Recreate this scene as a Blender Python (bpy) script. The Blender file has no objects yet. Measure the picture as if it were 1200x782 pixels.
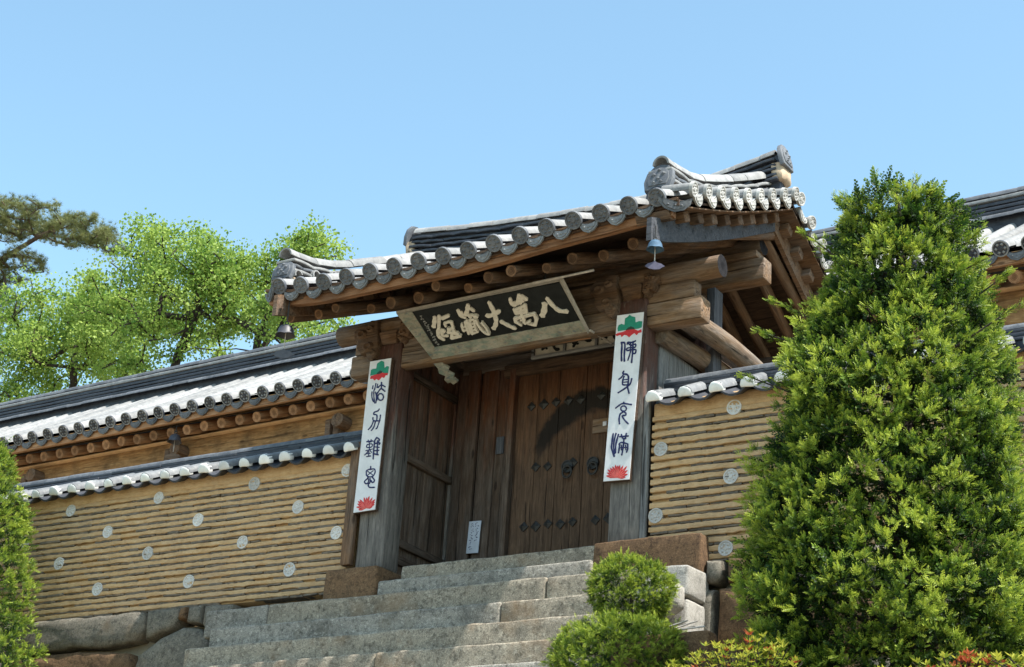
import bpy, bmesh, math, random
import numpy as np
from mathutils import Vector, Matrix, noise

S = bpy.context.scene
COL = S.collection
R = math.radians
# ------------------------------------------------------------------ camera, light, exposure
cd = bpy.data.cameras.new('camera'); cam = bpy.data.objects.new('camera', cd); COL.objects.link(cam)
cd.sensor_width = 36.0; cd.lens = 2143 / 1200 * 36; cd.clip_start = .1; cd.clip_end = 3000
def cam_axes(az, pitch, roll):
    a, p, r = R(az), R(pitch), R(roll)
    f = Vector((-math.sin(a) * math.cos(p), math.cos(a) * math.cos(p), math.sin(p)))
    rt = Vector((math.cos(a), math.sin(a), 0)); up = rt.cross(f)
    return rt * math.cos(r) + up * math.sin(r), up * math.cos(r) - rt * math.sin(r), f
cr, cu, cf = cam_axes(33.186, 22.543, 3.912)
mw = Matrix((cr, cu, -cf)).transposed().to_4x4()
mw.translation = Vector((11.391, -14.707, -4.969))
cam.matrix_world = mw
S.camera = cam

SUN_TO = Vector((.62, -.075, 1.0)).normalized()
sun_el = math.asin(SUN_TO.z); sun_rot = math.atan2(SUN_TO.x, SUN_TO.y)
W = bpy.data.worlds.new('World'); S.world = W; W.use_nodes = True
wn = W.node_tree; wn.nodes.clear()
wo = wn.nodes.new('ShaderNodeOutputWorld'); wb = wn.nodes.new('ShaderNodeBackground')
sk = wn.nodes.new('ShaderNodeTexSky'); sk.sky_type = 'NISHITA'; sk.sun_disc = False
sk.sun_elevation = sun_el; sk.sun_rotation = sun_rot
sk.altitude = 600; sk.air_density = 1.0; sk.dust_density = 1.6; sk.ozone_density = .4
wb.inputs['Strength'].default_value = .125
tint = wn.nodes.new('ShaderNodeVectorMath'); tint.operation = 'MULTIPLY'; tint.inputs[1].default_value = (1.02, 1.165, 1.02)   # a fresher, more cyan spring sky
wn.links.new(sk.outputs[0], tint.inputs[0]); wn.links.new(tint.outputs[0], wb.inputs[0]); wn.links.new(wb.outputs[0], wo.inputs[0])
sl = bpy.data.lights.new('sun', 'SUN'); sun = bpy.data.objects.new('sun', sl); COL.objects.link(sun)
sl.energy = 3.8; sl.angle = R(.53); sl.color = (1.0, .95, .87)
sun.rotation_euler = SUN_TO.to_track_quat('Z', 'Y').to_euler(); sun.location = (20, -10, 30)
S.view_settings.view_transform = 'Standard'; S.view_settings.look = 'None'
S.view_settings.exposure = 1.36; S.view_settings.gamma = 1.0; S.view_settings.use_curve_mapping = False
S.cycles.max_bounces = 8; S.cycles.diffuse_bounces = 4; S.cycles.transparent_max_bounces = 8

# ------------------------------------------------------------------ object helpers
def put(name, me, parent=None, mat=None, loc=None, rot=None, kind=None, label=None, cat=None, group=None):
    o = bpy.data.objects.new(name, me); COL.objects.link(o)
    if mat is not None and me is not None and len(me.materials) == 0: me.materials.append(mat)
    if parent is not None: o.parent = parent
    if isinstance(loc, Matrix): o.matrix_basis = loc
    else:
        if loc is not None: o.location = loc
        if rot is not None: o.rotation_euler = rot
    if kind: o['kind'] = kind
    if label: o['label'] = label
    if cat: o['category'] = cat
    if group: o['group'] = group
    return o
def thing(name, label, cat, loc=(0, 0, 0), rz=0, group=None):
    o = put(name, None, None, None, loc, (0, 0, rz), None, label, cat, group); o.empty_display_size = .3
    return o
def mesh(name, verts, faces, smooth=40):
    me = bpy.data.meshes.new(name); me.from_pydata([tuple(v) for v in verts], [], faces); me.update()
    if smooth is not None:
        me.polygons.foreach_set('use_smooth', [True] * len(me.polygons))
        me.set_sharp_from_angle(angle=R(smooth))
    return me
def mesh_np(name, verts, faces, cols=None, smooth=False):
    verts = np.asarray(verts, np.float32).reshape(-1, 3); faces = np.asarray(faces, np.int32)
    n, k = faces.shape
    me = bpy.data.meshes.new(name)
    me.vertices.add(len(verts)); me.vertices.foreach_set('co', verts.ravel())
    me.loops.add(n * k); me.loops.foreach_set('vertex_index', faces.ravel())
    me.polygons.add(n); me.polygons.foreach_set('loop_start', np.arange(0, n * k, k, dtype=np.int32))
    me.polygons.foreach_set('loop_total', np.full(n, k, np.int32))
    if smooth: me.polygons.foreach_set('use_smooth', np.ones(n, bool))
    if cols is not None:
        a = me.attributes.new('tone', 'FLOAT', 'POINT'); a.data.foreach_set('value', np.asarray(cols, np.float32).ravel())
    me.update(calc_edges=True); me.validate()
    return me
class MB:
    def __init__(s): s.v = []; s.f = []
    def add(s, vs, fs, M=None):
        b = len(s.v); s.v += [(M @ Vector(v)) if M is not None else Vector(v) for v in vs]
        s.f += [tuple(i + b for i in f) for f in fs]
    def me(s, name, smooth=40): return mesh(name, s.v, s.f, smooth)
def nz(p, f, sd=0.0): return noise.noise(Vector((p[0] * f + sd, p[1] * f + sd * 1.7, p[2] * f - sd)))
def rbox_geo(sx, sy, sz, r=.01, n=(1, 1, 1), amp=0, freq=3, seed=0.0):
    h = (sx / 2, sy / 2, sz / 2); r = min(r, min(h) * .95); L = []
    for a in range(3):
        inner = [-h[a] + r + (2 * h[a] - 2 * r) * i / n[a] for i in range(n[a] + 1)]
        L.append([-h[a]] + inner + [h[a]])
    V = []; F = []; idx = {}
    def vert(i, j, k):
        key = (i, j, k)
        if key in idx: return idx[key]
        p = Vector((L[0][i], L[1][j], L[2][k]))
        q = Vector([max(-h[a] + r, min(h[a] - r, p[a])) for a in range(3)])
        d = p - q
        if d.length > 1e-9: d.normalize(); p = q + d * r
        if amp: p = p + (d if d.length > 0 else Vector((0, 0, 0))) * (nz(p, freq, seed) * amp + nz(p, freq * 3.3, seed + 5) * amp * .4)
        idx[key] = len(V); V.append(p); return idx[key]
    m = [len(l) - 1 for l in L]
    for a in range(3):
        b, c = (a + 1) % 3, (a + 2) % 3
        for side in (0, m[a]):
            for i in range(m[b]):
                for j in range(m[c]):
                    q = []
                    for (ii, jj) in ((i, j), (i + 1, j), (i + 1, j + 1), (i, j + 1)):
                        t = [0, 0, 0]; t[a] = side; t[b] = ii; t[c] = jj; q.append(vert(*t))
                    F.append(tuple(q if side else reversed(q)))
    return V, F
def rbox(name, sx, sy, sz, **k):
    V, F = rbox_geo(sx, sy, sz, **k); return mesh(name, V, F)
def frame(p0, p1, up=(0, 0, 1), mid=True):
    p0 = Vector(p0); p1 = Vector(p1); x = (p1 - p0).normalized(); up = Vector(up)
    y = up.cross(x)
    if y.length < 1e-4: y = Vector((0, 1, 0)).cross(x)
    y.normalize(); z = x.cross(y)
    M = Matrix((x, y, z)).transposed().to_4x4(); M.translation = (p0 + p1) / 2 if mid else p0
    return M
def beam(name, p0, p1, w, h, mat, parent, r=.012, amp=.004, up=(0, 0, 1), seed=None, label=None, kind=None):
    L = (Vector(p1) - Vector(p0)).length
    sd = random.uniform(0, 90) if seed is None else seed
    V, F = rbox_geo(L, w, h, r=r, n=(max(1, int(L / .18)), 1, 1), amp=amp, freq=2.2, seed=sd)
    return put(name, mesh(name, V, F), parent, mat, frame(p0, p1, up), label=label, kind=kind)
def log_geo(L, r0, r1, seg=14, nl=6, amp=.006, seed=0, bend=0):
    V = []; F = []
    for i in range(nl + 1):
        t = i / nl
        for j in range(seg):
            a = 2 * math.pi * j / seg; rr = (r0 + (r1 - r0) * t) + amp * nz((t * L * 2, math.cos(a), math.sin(a)), 1.3, seed)
            V.append(Vector((t * L, rr * math.cos(a), rr * math.sin(a) + bend * math.sin(math.pi * t))))
    for i in range(nl):
        for j in range(seg):
            F.append((i * seg + j, i * seg + (j + 1) % seg, (i + 1) * seg + (j + 1) % seg, (i + 1) * seg + j)[::-1])
    F.append(tuple(range(seg))[::1]); F.append(tuple((nl * seg + j) for j in range(seg))[::-1])
    F = [f[::-1] for f in F]
    return V, F
def log(name, p0, p1, r0, r1, mat, parent, endmat=None, bend=0, seg=14, seed=None):
    L = (Vector(p1) - Vector(p0)).length
    V, F = log_geo(L, r0, r1, seg, max(3, int(L / .25)), .006, random.uniform(0, 50) if seed is None else seed, bend)
    me = mesh(name, V, F, 50); me.materials.append(mat)
    if endmat: me.materials.append(endmat); me.polygons[-1].material_index = 1; me.polygons[-2].material_index = 1
    return put(name, me, parent, None, frame(p0, p1, mid=False))
def prism(pts, depth, bevel=.0, axis='y'):
    """outline (u,v) seen from -y; front at y=0, back at y=depth"""
    n = len(pts); c = Vector((sum(p[0] for p in pts) / n, sum(p[1] for p in pts) / n))
    V = []; F = []
    ar = sum(pts[i][0] * pts[(i + 1) % n][1] - pts[(i + 1) % n][0] * pts[i][1] for i in range(n))
    P = [Vector(p) for p in (pts if ar > 0 else pts[::-1])]
    ring = lambda y, ins: [Vector((p.x + (c.x - p.x) * ins, y, p.y + (c.y - p.y) * ins)) for p in P]
    size = max((p - c).length for p in P)
    if bevel: rings = [ring(depth, 0), ring(bevel, 0), ring(bevel * .25, bevel / size * .5), ring(0, bevel / size * 1.3)]
    else: rings = [ring(depth, 0), ring(0, 0)]
    for r_ in rings: V += r_
    for k in range(len(rings) - 1):
        for i in range(n):
            j = (i + 1) % n; F.append((k * n + i, k * n + j, (k + 1) * n + j, (k + 1) * n + i))
    F.append(tuple((len(rings) - 1) * n + i for i in range(n))); F.append(tuple(range(n))[::-1])
    return V, F
def ribbon(mb, pts, w, d, taper=True):
    """brush stroke in the x-z plane, raised towards -y by d"""
    P = [Vector((p[0], p[1])) for p in pts]
    if len(P) > 2:                                   # smooth
        Q = [P[0]]
        for i in range(len(P) - 1):
            a, b = P[i], P[i + 1]; pa = P[max(0, i - 1)]; nb = P[min(len(P) - 1, i + 2)]
            for t in (.33, .67, 1.0):
                t2, t3 = t * t, t * t * t
                Q.append(.5 * ((2 * a) + (b - pa) * t + (2 * pa - 5 * a + 4 * b - nb) * t2 + (3 * a - pa - 3 * b + nb) * t3))
        P = Q
    n = len(P); L = []; Rr = []
    for i in range(n):
        t = (P[min(n - 1, i + 1)] - P[max(0, i - 1)])
        if t.length < 1e-6: t = Vector((1, 0))
        t.normalize(); nn = Vector((-t.y, t.x))
        ww = w / 2 * (1 + .16 * math.sin(i * 1.9 + w * 900))
        L.append(P[i] + nn * ww); Rr.append(P[i] - nn * ww)
    t0 = (P[0] - P[1]).normalized() * w * .35; t1 = (P[-1] - P[-2]).normalized() * w * .35
    ol = [P[0] + t0] + Rr + [P[-1] + t1] + L[::-1]
    m = len(ol); b = len(mb.v)
    mb.v += [Vector((p.x, -d, p.y)) for p in ol] + [Vector((p.x, 0, p.y)) for p in ol]
    for i in range(m): mb.f.append((b + i, b + (i + 1) % m, b + m + (i + 1) % m, b + m + i)[::-1])
    mb.f.append((b, b + 1, b + m - 1))
    for i in range(1, n): mb.f.append((b + i, b + i + 1, b + m - 1 - i, b + m - i))
    mb.f.append((b + n, b + n + 1, b + n + 2))

# ------------------------------------------------------------------ materials
class NT:
    def __init__(s, name):
        s.m = bpy.data.materials.new(name); s.m.use_nodes = True; s.t = s.m.node_tree; s.t.nodes.clear()
        s.out = s.n('OutputMaterial'); s.b = s.n('BsdfPrincipled'); s.l(s.b.outputs[0], s.out.inputs[0])
    def n(s, k, **kw):
        nd = s.t.nodes.new('ShaderNode' + k)
        for a, v in kw.items(): setattr(nd, a, v)
        return nd
    def l(s, a, b): s.t.links.new(a, b)
    def coord(s, scale=(1, 1, 1), rnd=True, src='Object'):
        tc = s.n('TexCoord'); mp = s.n('Mapping'); mp.inputs['Scale'].default_value = scale
        s.l(tc.outputs[src], mp.inputs[0])
        if rnd:
            oi = s.n('ObjectInfo'); ml = s.n('Math', operation='MULTIPLY'); ml.inputs[1].default_value = 37.0
            s.l(oi.outputs['Random'], ml.inputs[0]); s.l(ml.outputs[0], mp.inputs['Location'])
        return mp.outputs[0]
    def noise(s, vec, scale, detail=5, rough=.6, dist=0):
        nd = s.n('TexNoise'); nd.inputs['Scale'].default_value = scale; nd.inputs['Detail'].default_value = detail
        nd.inputs['Roughness'].default_value = rough; nd.inputs['Distortion'].default_value = dist
        s.l(vec, nd.inputs['Vector']); return nd.outputs['Fac']
    def ramp(s, fac, stops):
        nd = s.n('ValToRGB'); e = nd.color_ramp.elements
        while len(e) < len(stops): e.new(.5)
        for i, (p, c) in enumerate(stops):
            e[i].position = p; e[i].color = (*c, 1) if len(c) == 3 else c
        s.l(fac, nd.inputs[0]); return nd.outputs[0]
    def rampf(s, fac, a, b):
        nd = s.n('MapRange'); nd.inputs[1].default_value = a; nd.inputs[2].default_value = b
        s.l(fac, nd.inputs[0]); return nd.outputs[0]
    def mix(s, fac, a, b, mode='MIX'):
        nd = s.n('Mix', data_type='RGBA', blend_type=mode)
        for inp, v in ((nd.inputs[0], fac), (nd.inputs[6], a), (nd.inputs[7], b)):
            if hasattr(v, 'is_output'): s.l(v, inp)
            elif isinstance(v, (int, float)): inp.default_value = v
            else: inp.default_value = (*v, 1)
        return nd.outputs[2]
    def math(s, op, a, b=0.0):
        nd = s.n('Math', operation=op)
        for inp, v in ((nd.inputs[0], a), (nd.inputs[1], b)):
            if hasattr(v, 'is_output'): s.l(v, inp)
            else: inp.default_value = v
        return nd.outputs[0]
    def axis(s, vec, a):
        nd = s.n('SeparateXYZ'); s.l(vec, nd.inputs[0]); return nd.outputs[a]
    def bump(s, h, st=.3, d=.02):
        nd = s.n('Bump'); nd.inputs['Strength'].default_value = st; nd.inputs['Distance'].default_value = d
        s.l(h, nd.inputs['Height']); s.l(nd.outputs[0], s.b.inputs['Normal'])
    def vary(s, col, v=.3):
        oi = s.n('ObjectInfo'); hs = s.n('HueSaturation'); s.l(col, hs.inputs['Color'])
        s.l(s.rampv(oi.outputs['Random'], 1 - v, 1 + v), hs.inputs['Value']); return hs.outputs[0]
    def rampv(s, fac, lo, hi):
        nd = s.n('MapRange'); nd.inputs[3].default_value = lo; nd.inputs[4].default_value = hi
        s.l(fac, nd.inputs[0]); return nd.outputs[0]
    def done(s, col, rough=.8, spec=.3):
        if hasattr(col, 'is_output'): s.l(col, s.b.inputs['Base Color'])
        else: s.b.inputs['Base Color'].default_value = (*col, 1)
        s.b.inputs['Roughness'].default_value = rough; s.b.inputs['Specular IOR Level'].default_value = spec
        return s.m
def wood(name, dark, mid, light, stain=None, stain_amt=.5, crack=.6, vary=.22, upper=None, edge=(1.2, 1.9), grey=0):
    t = NT(name); v = t.coord((1.3, 15, 15)); v0 = t.coord((1, 1, 1))
    g = t.noise(v, 2.2, 8, .68, .8)
    c = t.ramp(g, [(.28, dark), (.5, mid), (.72, light)])
    if upper:                                        # paint left on the upper length (local x = height)
        x = t.axis(t.coord((1, 1, 1), rnd=False), 0)
        x = t.math('ADD', x, t.math('MULTIPLY', t.math('SUBTRACT', t.noise(v, 1.1, 4), .5), 1.5))
        c2 = t.ramp(g, [(.25, tuple(k * .45 for k in upper)), (.6, upper), (.8, tuple(k * 1.35 for k in upper))])
        c = t.mix(t.rampf(x, *edge), c, c2)
    if stain:
        c = t.mix(t.math('MULTIPLY', t.rampf(t.noise(v0, 2.6, 5, .65), .45, .75), stain_amt), c, stain)
    if grey:                                         # silvered by weather, in long patches
        gw = t.rampf(t.noise(t.coord((.8, 3.5, 3.5)), 1.5, 6, .7), .40, .68)
        c = t.mix(t.math('MULTIPLY', gw, grey), c, t.ramp(g, [(.28, (.075, .07, .066)), (.5, (.185, .175, .165)), (.72, (.30, .285, .265))]))
    ck = t.noise(t.coord((.9, 42, 42)), 1.0, 3, .5, .3)
    ckm = t.rampf(ck, .34, .28)
    c = t.mix(t.math('MULTIPLY', ckm, crack), c, tuple(k * .18 for k in dark))
    ck2 = t.rampf(t.noise(t.coord((.45, 13, 13)), 1.3, 4, .55, .5), .365, .335)
    c = t.mix(t.math('MULTIPLY', ck2, crack * .9), c, tuple(k * .12 for k in dark)); ckm = t.math('MAXIMUM', ckm, ck2)
    kn = t.n('TexVoronoi'); kn.inputs['Scale'].default_value = 1.0; t.l(t.coord((1.6, 4.5, 4.5)), kn.inputs['Vector'])
    c = t.mix(t.math('MULTIPLY', t.rampf(kn.outputs['Distance'], .11, .06), .7), c, tuple(k * .35 for k in dark))
    c = t.mix(t.math('MULTIPLY', t.rampf(t.noise(t.coord((.7, 5, 5)), 1.7, 6, .7), .52, .74), .55), c, tuple(k * .42 for k in mid))
    c = t.mix(t.math('MULTIPLY', t.rampf(t.noise(t.coord((2, 9, 9)), 2.3, 6, .75), .56, .74), .45), c, tuple(min(.6, k * 1.25) for k in light))
    t.bump(t.math('SUBTRACT', g, t.math('MULTIPLY', ckm, .8)), .7, .014)
    return t.done(t.vary(c, vary), .85, .22)
M = {}
M['wood_warm'] = wood('wood_warm', (0.054, 0.029, 0.017), (0.135, 0.074, 0.039), (0.225, 0.128, 0.069), (0.045, 0.034, 0.027), .7, grey=0.35)
M['wood_beam'] = wood('wood_beam', (0.081, 0.046, 0.024), (0.203, 0.120, 0.064), (0.324, 0.204, 0.116), (0.072, 0.050, 0.038), .7, .85, .15, grey=0.6)
M['wood_fascia'] = wood('wood_fascia', (0.117, 0.058, 0.030), (0.261, 0.132, 0.068), (0.360, 0.200, 0.109), (0.072, 0.044, 0.032), .55, .6, .1)
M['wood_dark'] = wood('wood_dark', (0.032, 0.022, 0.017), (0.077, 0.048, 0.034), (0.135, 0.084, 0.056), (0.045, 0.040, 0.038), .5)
M['wood_grey'] = wood('wood_grey', (.075, .075, .078), (.17, .168, .165), (.29, .28, .265), (.08, .08, .09), .5, .9, .2)
M['wood_bluegrey'] = wood('wood_bluegrey', (.04, .045, .055), (.085, .09, .105), (.15, .15, .165), (.05, .05, .055), .5)
M['wood_post'] = wood('wood_post', (.06, .056, .053), (.15, .137, .125), (.25, .225, .20), (.075, .07, .07), .5, .9, .05, upper=(.105, .05, .037), edge=(1.25, 1.75))
M['wood_plank'] = wood('wood_plank', (0.041, 0.027, 0.019), (0.095, 0.064, 0.046), (0.162, 0.116, 0.088), (0.054, 0.040, 0.032), .6, .8, .28, upper=(0.140, 0.053, 0.025), edge=(1.35, 2.1), grey=0.3)
M['wood_door'] = wood('wood_door', (0.045, 0.027, 0.018), (0.104, 0.064, 0.041), (0.171, 0.108, 0.071), (0.045, 0.030, 0.022), .5, .8, .22, upper=(0.131, 0.060, 0.030), edge=(1.2, 2.3))
M['wood_hall'] = wood('wood_hall', (.13, .068, .03), (.36, .20, .085), (.52, .33, .165), (.09, .055, .03), .85, .6, .12)
M['wood_haller'] = wood('wood_haller', (.18, .095, .05), (.40, .23, .13), (.52, .34, .21), (.18, .10, .06), .4, .5, .12)
def end_grain(name, a, b):
    t = NT(name); w = t.n('TexNoise'); v = t.coord((1, 1, 1), rnd=False)
    ax = t.n('SeparateXYZ'); t.l(v, ax.inputs[0])
    rr = t.math('SQRT', t.math('ADD', t.math('POWER', ax.outputs[1], 2.0), t.math('POWER', ax.outputs[2], 2.0)))
    s = t.math('SINE', t.math('MULTIPLY', rr, 330.0))
    g = t.noise(t.coord(), 18, 4)
    c = t.ramp(t.math('ADD', t.math('MULTIPLY', s, .12), g), [(.3, a), (.7, b)])
    c = t.mix(t.math('MULTIPLY', t.rampf(t.math('ADD', rr, t.math('MULTIPLY', g, .03)), .065, .045), .6), c, tuple(k * .6 for k in a))
    return t.done(t.vary(c, .3), .9, .08)
M['end_warm'] = end_grain('end_warm', (0.077, 0.042, 0.025), (0.189, 0.108, 0.060))
M['end_hall'] = end_grain('end_hall', (0.171, 0.088, 0.045), (0.378, 0.216, 0.120))
M['wood_log'] = wood('wood_log', (0.063, 0.044, 0.032), (0.171, 0.116, 0.075), (0.288, 0.200, 0.135), (0.063, 0.050, 0.044), .7, .95, .1, grey=0.8)
M['end_dark'] = end_grain('end_dark', (.010, .010, .012), (.030, .028, .030))
def tile(name, a, b, lich, la=.5, rough=.62):
    t = NT(name); v = t.coord((1, 1, 1))
    g = t.noise(v, 7, 6, .65); c = t.ramp(g, [(.3, a), (.7, b)])
    l2 = t.rampf(t.noise(v, 16, 7, .75), .52, .72)
    c = t.mix(t.math('MULTIPLY', l2, la), c, lich)
    t.bump(t.noise(v, 60, 4, .7), .3, .006)
    return t.done(t.vary(c, .2), rough, .4)
M['tile'] = tile('tile', (.055, .062, .075), (.13, .137, .152), (.27, .27, .265), .5)
M['tile_pale'] = tile('tile_pale', (.15, .15, .152), (.29, .287, .282), (.42, .41, .385), .6)  # tone of sunlit tile tops, their brightness put into the colour
M['tile_mid'] = tile('tile_mid', (.09, .095, .105), (.20, .205, .21), (.34, .335, .32), .65)
M['tile_dark'] = tile('tile_dark', (.016, .019, .028), (.045, .050, .063), (.13, .13, .13), .3, .55)  # near-black for ridge faces, with their shade put into the colour; pans share it
M['disc_pale'] = tile('disc_pale', (.30, .295, .285), (.50, .49, .47), (.22, .21, .2), .55, .8)  # paler tile tone for the verge discs and drops
M['plaster'] = tile('plaster', (.62, .615, .60), (.80, .79, .77), (.45, .44, .42), .35, .85)
M['mortar'] = tile('mortar', (.30, .22, .15), (.45, .35, .25), (.2, .16, .12), .6, .9)
def stone(name, base, light, stainc, st=.6, extra=None):
    t = NT(name); v = t.coord((1, 1, 1))
    big = t.noise(v, 3.2, 7, .7); sp = t.noise(v, 95, 3, .7); sp2 = t.noise(v, 260, 2, .6)
    c = t.ramp(sp, [(.3, tuple(k * .45 for k in base)), (.48, base), (.68, light)])
    c = t.mix(.35, c, t.ramp(sp2, [(.35, tuple(k * .3 for k in base)), (.65, light)]))
    c = t.mix(t.math('MULTIPLY', t.rampf(big, .46, .68), st), c, stainc)
    m2 = t.noise(v, 14, 6, .75)
    c = t.mix(t.math('MULTIPLY', t.rampf(m2, .52, .66), st), c, tuple(k * .5 for k in stainc))
    c = t.mix(t.math('MULTIPLY', t.rampf(t.noise(v, 24, 5, .7), .54, .62), st * .75), c, tuple(k * .45 for k in stainc))
    c = t.mix(t.math('MULTIPLY', t.rampf(t.noise(t.coord((1, 1, 1.3)), 19, 6, .75), .56, .63), st * .6), c, tuple(min(.7, k * 1.25) for k in light))
    if extra: c = t.mix(t.math('MULTIPLY', t.rampf(t.noise(v, 1.7, 4), .55, .7), .6), c, extra)
    t.bump(t.math('ADD', sp, t.math('MULTIPLY', m2, 1.4)), .55, .012)
    return t.done(t.vary(c, .14), .9, .25)
M['granite'] = stone('granite', (.25, .212, .16), (.50, .44, .35), (.10, .088, .072), .7, (.21, .135, .075))
M['granite_grey'] = stone('granite_grey', (.25, .228, .19), (.50, .465, .41), (.095, .09, .08), .7, (.19, .16, .115))
M['granite_pale'] = stone('granite_pale', (.33, .31, .28), (.54, .52, .48), (.2, .19, .17), .45)
M['granite_brown'] = stone('granite_brown', (.15, .085, .045), (.25, .155, .085), (.07, .042, .026), .7)
M['fieldstone'] = stone('fieldstone', (.16, .14, .11), (.28, .25, .205), (.075, .07, .06), .65, (.17, .115, .065))
def mud(name):
    t = NT(name); v = t.coord((1, 1, 1), rnd=False)
    g = t.noise(v, 5, 7, .7); f = t.noise(t.coord((3, 12, 12)), 6, 6, .7)
    c = t.ramp(t.math('ADD', t.math('MULTIPLY', g, .5), t.math('MULTIPLY', f, .5)), [(.36, (.40, .25, .125)), (.5, (.54, .355, .19)), (.64, (.62, .44, .26))])
    c = t.mix(t.math('MULTIPLY', t.rampf(t.noise(v, 1.1, 5, .6), .5, .72), .5), c, (.42, .30, .20))
    t.bump(t.math('ADD', f, t.math('MULTIPLY', t.noise(v, 70, 3, .7), .5)), .7, .015)
    return t.done(c, .95, .1)
M['mud'] = mud('mud')
M['wall_tile'] = tile('wall_tile', (.07, .058, .048), (.19, .155, .12), (.40, .27, .15), .6, .9)
M['wall_disc'] = tile('wall_disc', (.46, .44, .42), (.62, .60, .575), (.48, .38, .27), .4, .85)
def plain(name, col, rough=.7, spec=.3, nscale=20, amt=.35, bump=0.0):
    t = NT(name); g = t.noise(t.coord(), nscale, 5, .65)
    c = t.ramp(g, [(.3, tuple(k * (1 - amt) for k in col)), (.7, tuple(min(.9, k * (1 + amt)) for k in col))])
    if bump: t.bump(g, bump, .01)
    return t.done(c, rough, spec)
M['board_black'] = plain('board_black', (.018, .02, .021), .7, .15, 12, .3)
M['gold_white'] = plain('gold_white', (.66, .61, .53), .7, .2, 30, .15)
M['ink_white'] = plain('ink_white', (.30, .30, .29), .8, .2, 40, .3)
M['sign_white'] = plain('sign_white', (.68, .675, .69), .6, .3, 7, .11)
M['ink_blue'] = plain('ink_blue', (.015, .018, .085), .55, .3, 30, .2)
M['paint_green'] = plain('paint_green', (.02, .24, .155), .55, .3, 30, .15)
M['paint_dark'] = plain('paint_dark', (.02, .05, .035), .6, .3, 30, .15)
M['paint_red'] = plain('paint_red', (.55, .03, .035), .55, .3, 40, .2)
M['paint_pink'] = plain('paint_pink', (.68, .12, .10), .55, .3, 40, .2)
M['iron'] = plain('iron', (.02, .019, .018), .55, .5, 40, .4, .2)
M['bronze'] = plain('bronze', (.05, .10, .16), .75, .3, 20, .35)
M['bronze_dark'] = plain('bronze_dark', (.045, .045, .055), .5, .5, 20, .35)
M['bronze_violet'] = plain('bronze_violet', (.075, .07, .11), .75, .3, 20, .3)
M['rod'] = plain('rod', (.42, .38, .34), .6, .4, 30, .3)
M['beam_lit_edge'] = plain('beam_lit_edge', (.55, .36, .2), .8, .2, 6, .2)
M['paper'] = plain('paper', (.50, .54, .62), .8, .2, 9, .1)
M['old_panel'] = plain('old_panel', (.42, .38, .32), .85, .2, 14, .25)
M['ink_black'] = plain('ink_black', (.012, .012, .012), .8, .2)
M['frame_edge'] = plain('frame_edge', (.34, .31, .27), .8, .2, 25, .25)
def dancheong():
    t = NT('faded_paint'); v = t.coord((1, 1, 1))
    c = t.ramp(t.noise(v, 9, 5, .7), [(.3, (.17, .15, .12)), (.5, (.30, .28, .225)), (.7, (.37, .34, .285))])
    c = t.mix(t.math('MULTIPLY', t.rampf(t.noise(t.coord((7, 16, 16)), 1.6, 4, .6), .46, .66), .6), c, (.10, .19, .165))
    c = t.mix(t.math('MULTIPLY', t.rampf(t.noise(t.coord((9, 20, 20)), 2.2, 3, .6), .58, .68), .6), c, (.06, .10, .16))
    c = t.mix(t.math('MULTIPLY', t.rampf(t.noise(t.coord((5, 9, 9)), 2.7, 4, .6), .6, .7), .5), c, (.22, .09, .06))
    return t.done(c, .85, .2)
M['faded_paint'] = dancheong()
def leaf(name, a, b, transl=.35, rough=.5):
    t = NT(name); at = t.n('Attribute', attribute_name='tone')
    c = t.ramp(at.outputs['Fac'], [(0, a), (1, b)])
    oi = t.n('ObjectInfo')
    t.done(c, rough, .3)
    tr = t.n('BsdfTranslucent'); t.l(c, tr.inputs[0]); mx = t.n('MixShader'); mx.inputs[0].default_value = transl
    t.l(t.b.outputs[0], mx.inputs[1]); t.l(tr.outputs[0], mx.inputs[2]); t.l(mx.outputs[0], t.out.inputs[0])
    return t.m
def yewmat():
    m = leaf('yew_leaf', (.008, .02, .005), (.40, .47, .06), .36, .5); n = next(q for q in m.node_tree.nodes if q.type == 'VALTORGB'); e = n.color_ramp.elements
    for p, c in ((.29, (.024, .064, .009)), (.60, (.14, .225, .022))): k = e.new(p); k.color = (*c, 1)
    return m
M['yew_leaf'] = yewmat()
M['maple_leaf'] = leaf('maple_leaf', (.12, .235, .035), (.40, .51, .11), .5)
M['pine_leaf'] = leaf('pine_leaf', (.10, .125, .05), (.28, .29, .12), .3)
M['azalea_leaf'] = leaf('azalea_leaf', (.13, .20, .02), (.55, .52, .08), .35)
M['azalea_red'] = leaf('azalea_red', (.28, .05, .02), (.50, .13, .06), .3)
M['bark'] = plain('bark', (.04, .032, .026), .9, .2, 14, .5, .6)
M['bark_pine'] = plain('bark_pine', (.085, .06, .048), .9, .2, 14, .5, .6)
def soil():
    t = NT('soil'); v = t.coord((1, 1, 1), rnd=False)
    c = t.ramp(t.noise(v, 1.5, 8, .7), [(.3, (.20, .165, .115)), (.5, (.27, .225, .16)), (.7, (.17, .155, .095))])
    t.bump(t.noise(v, 12, 6, .7), .6, .05)
    return t.done(c, .95, .1)
M['soil'] = soil()
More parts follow.
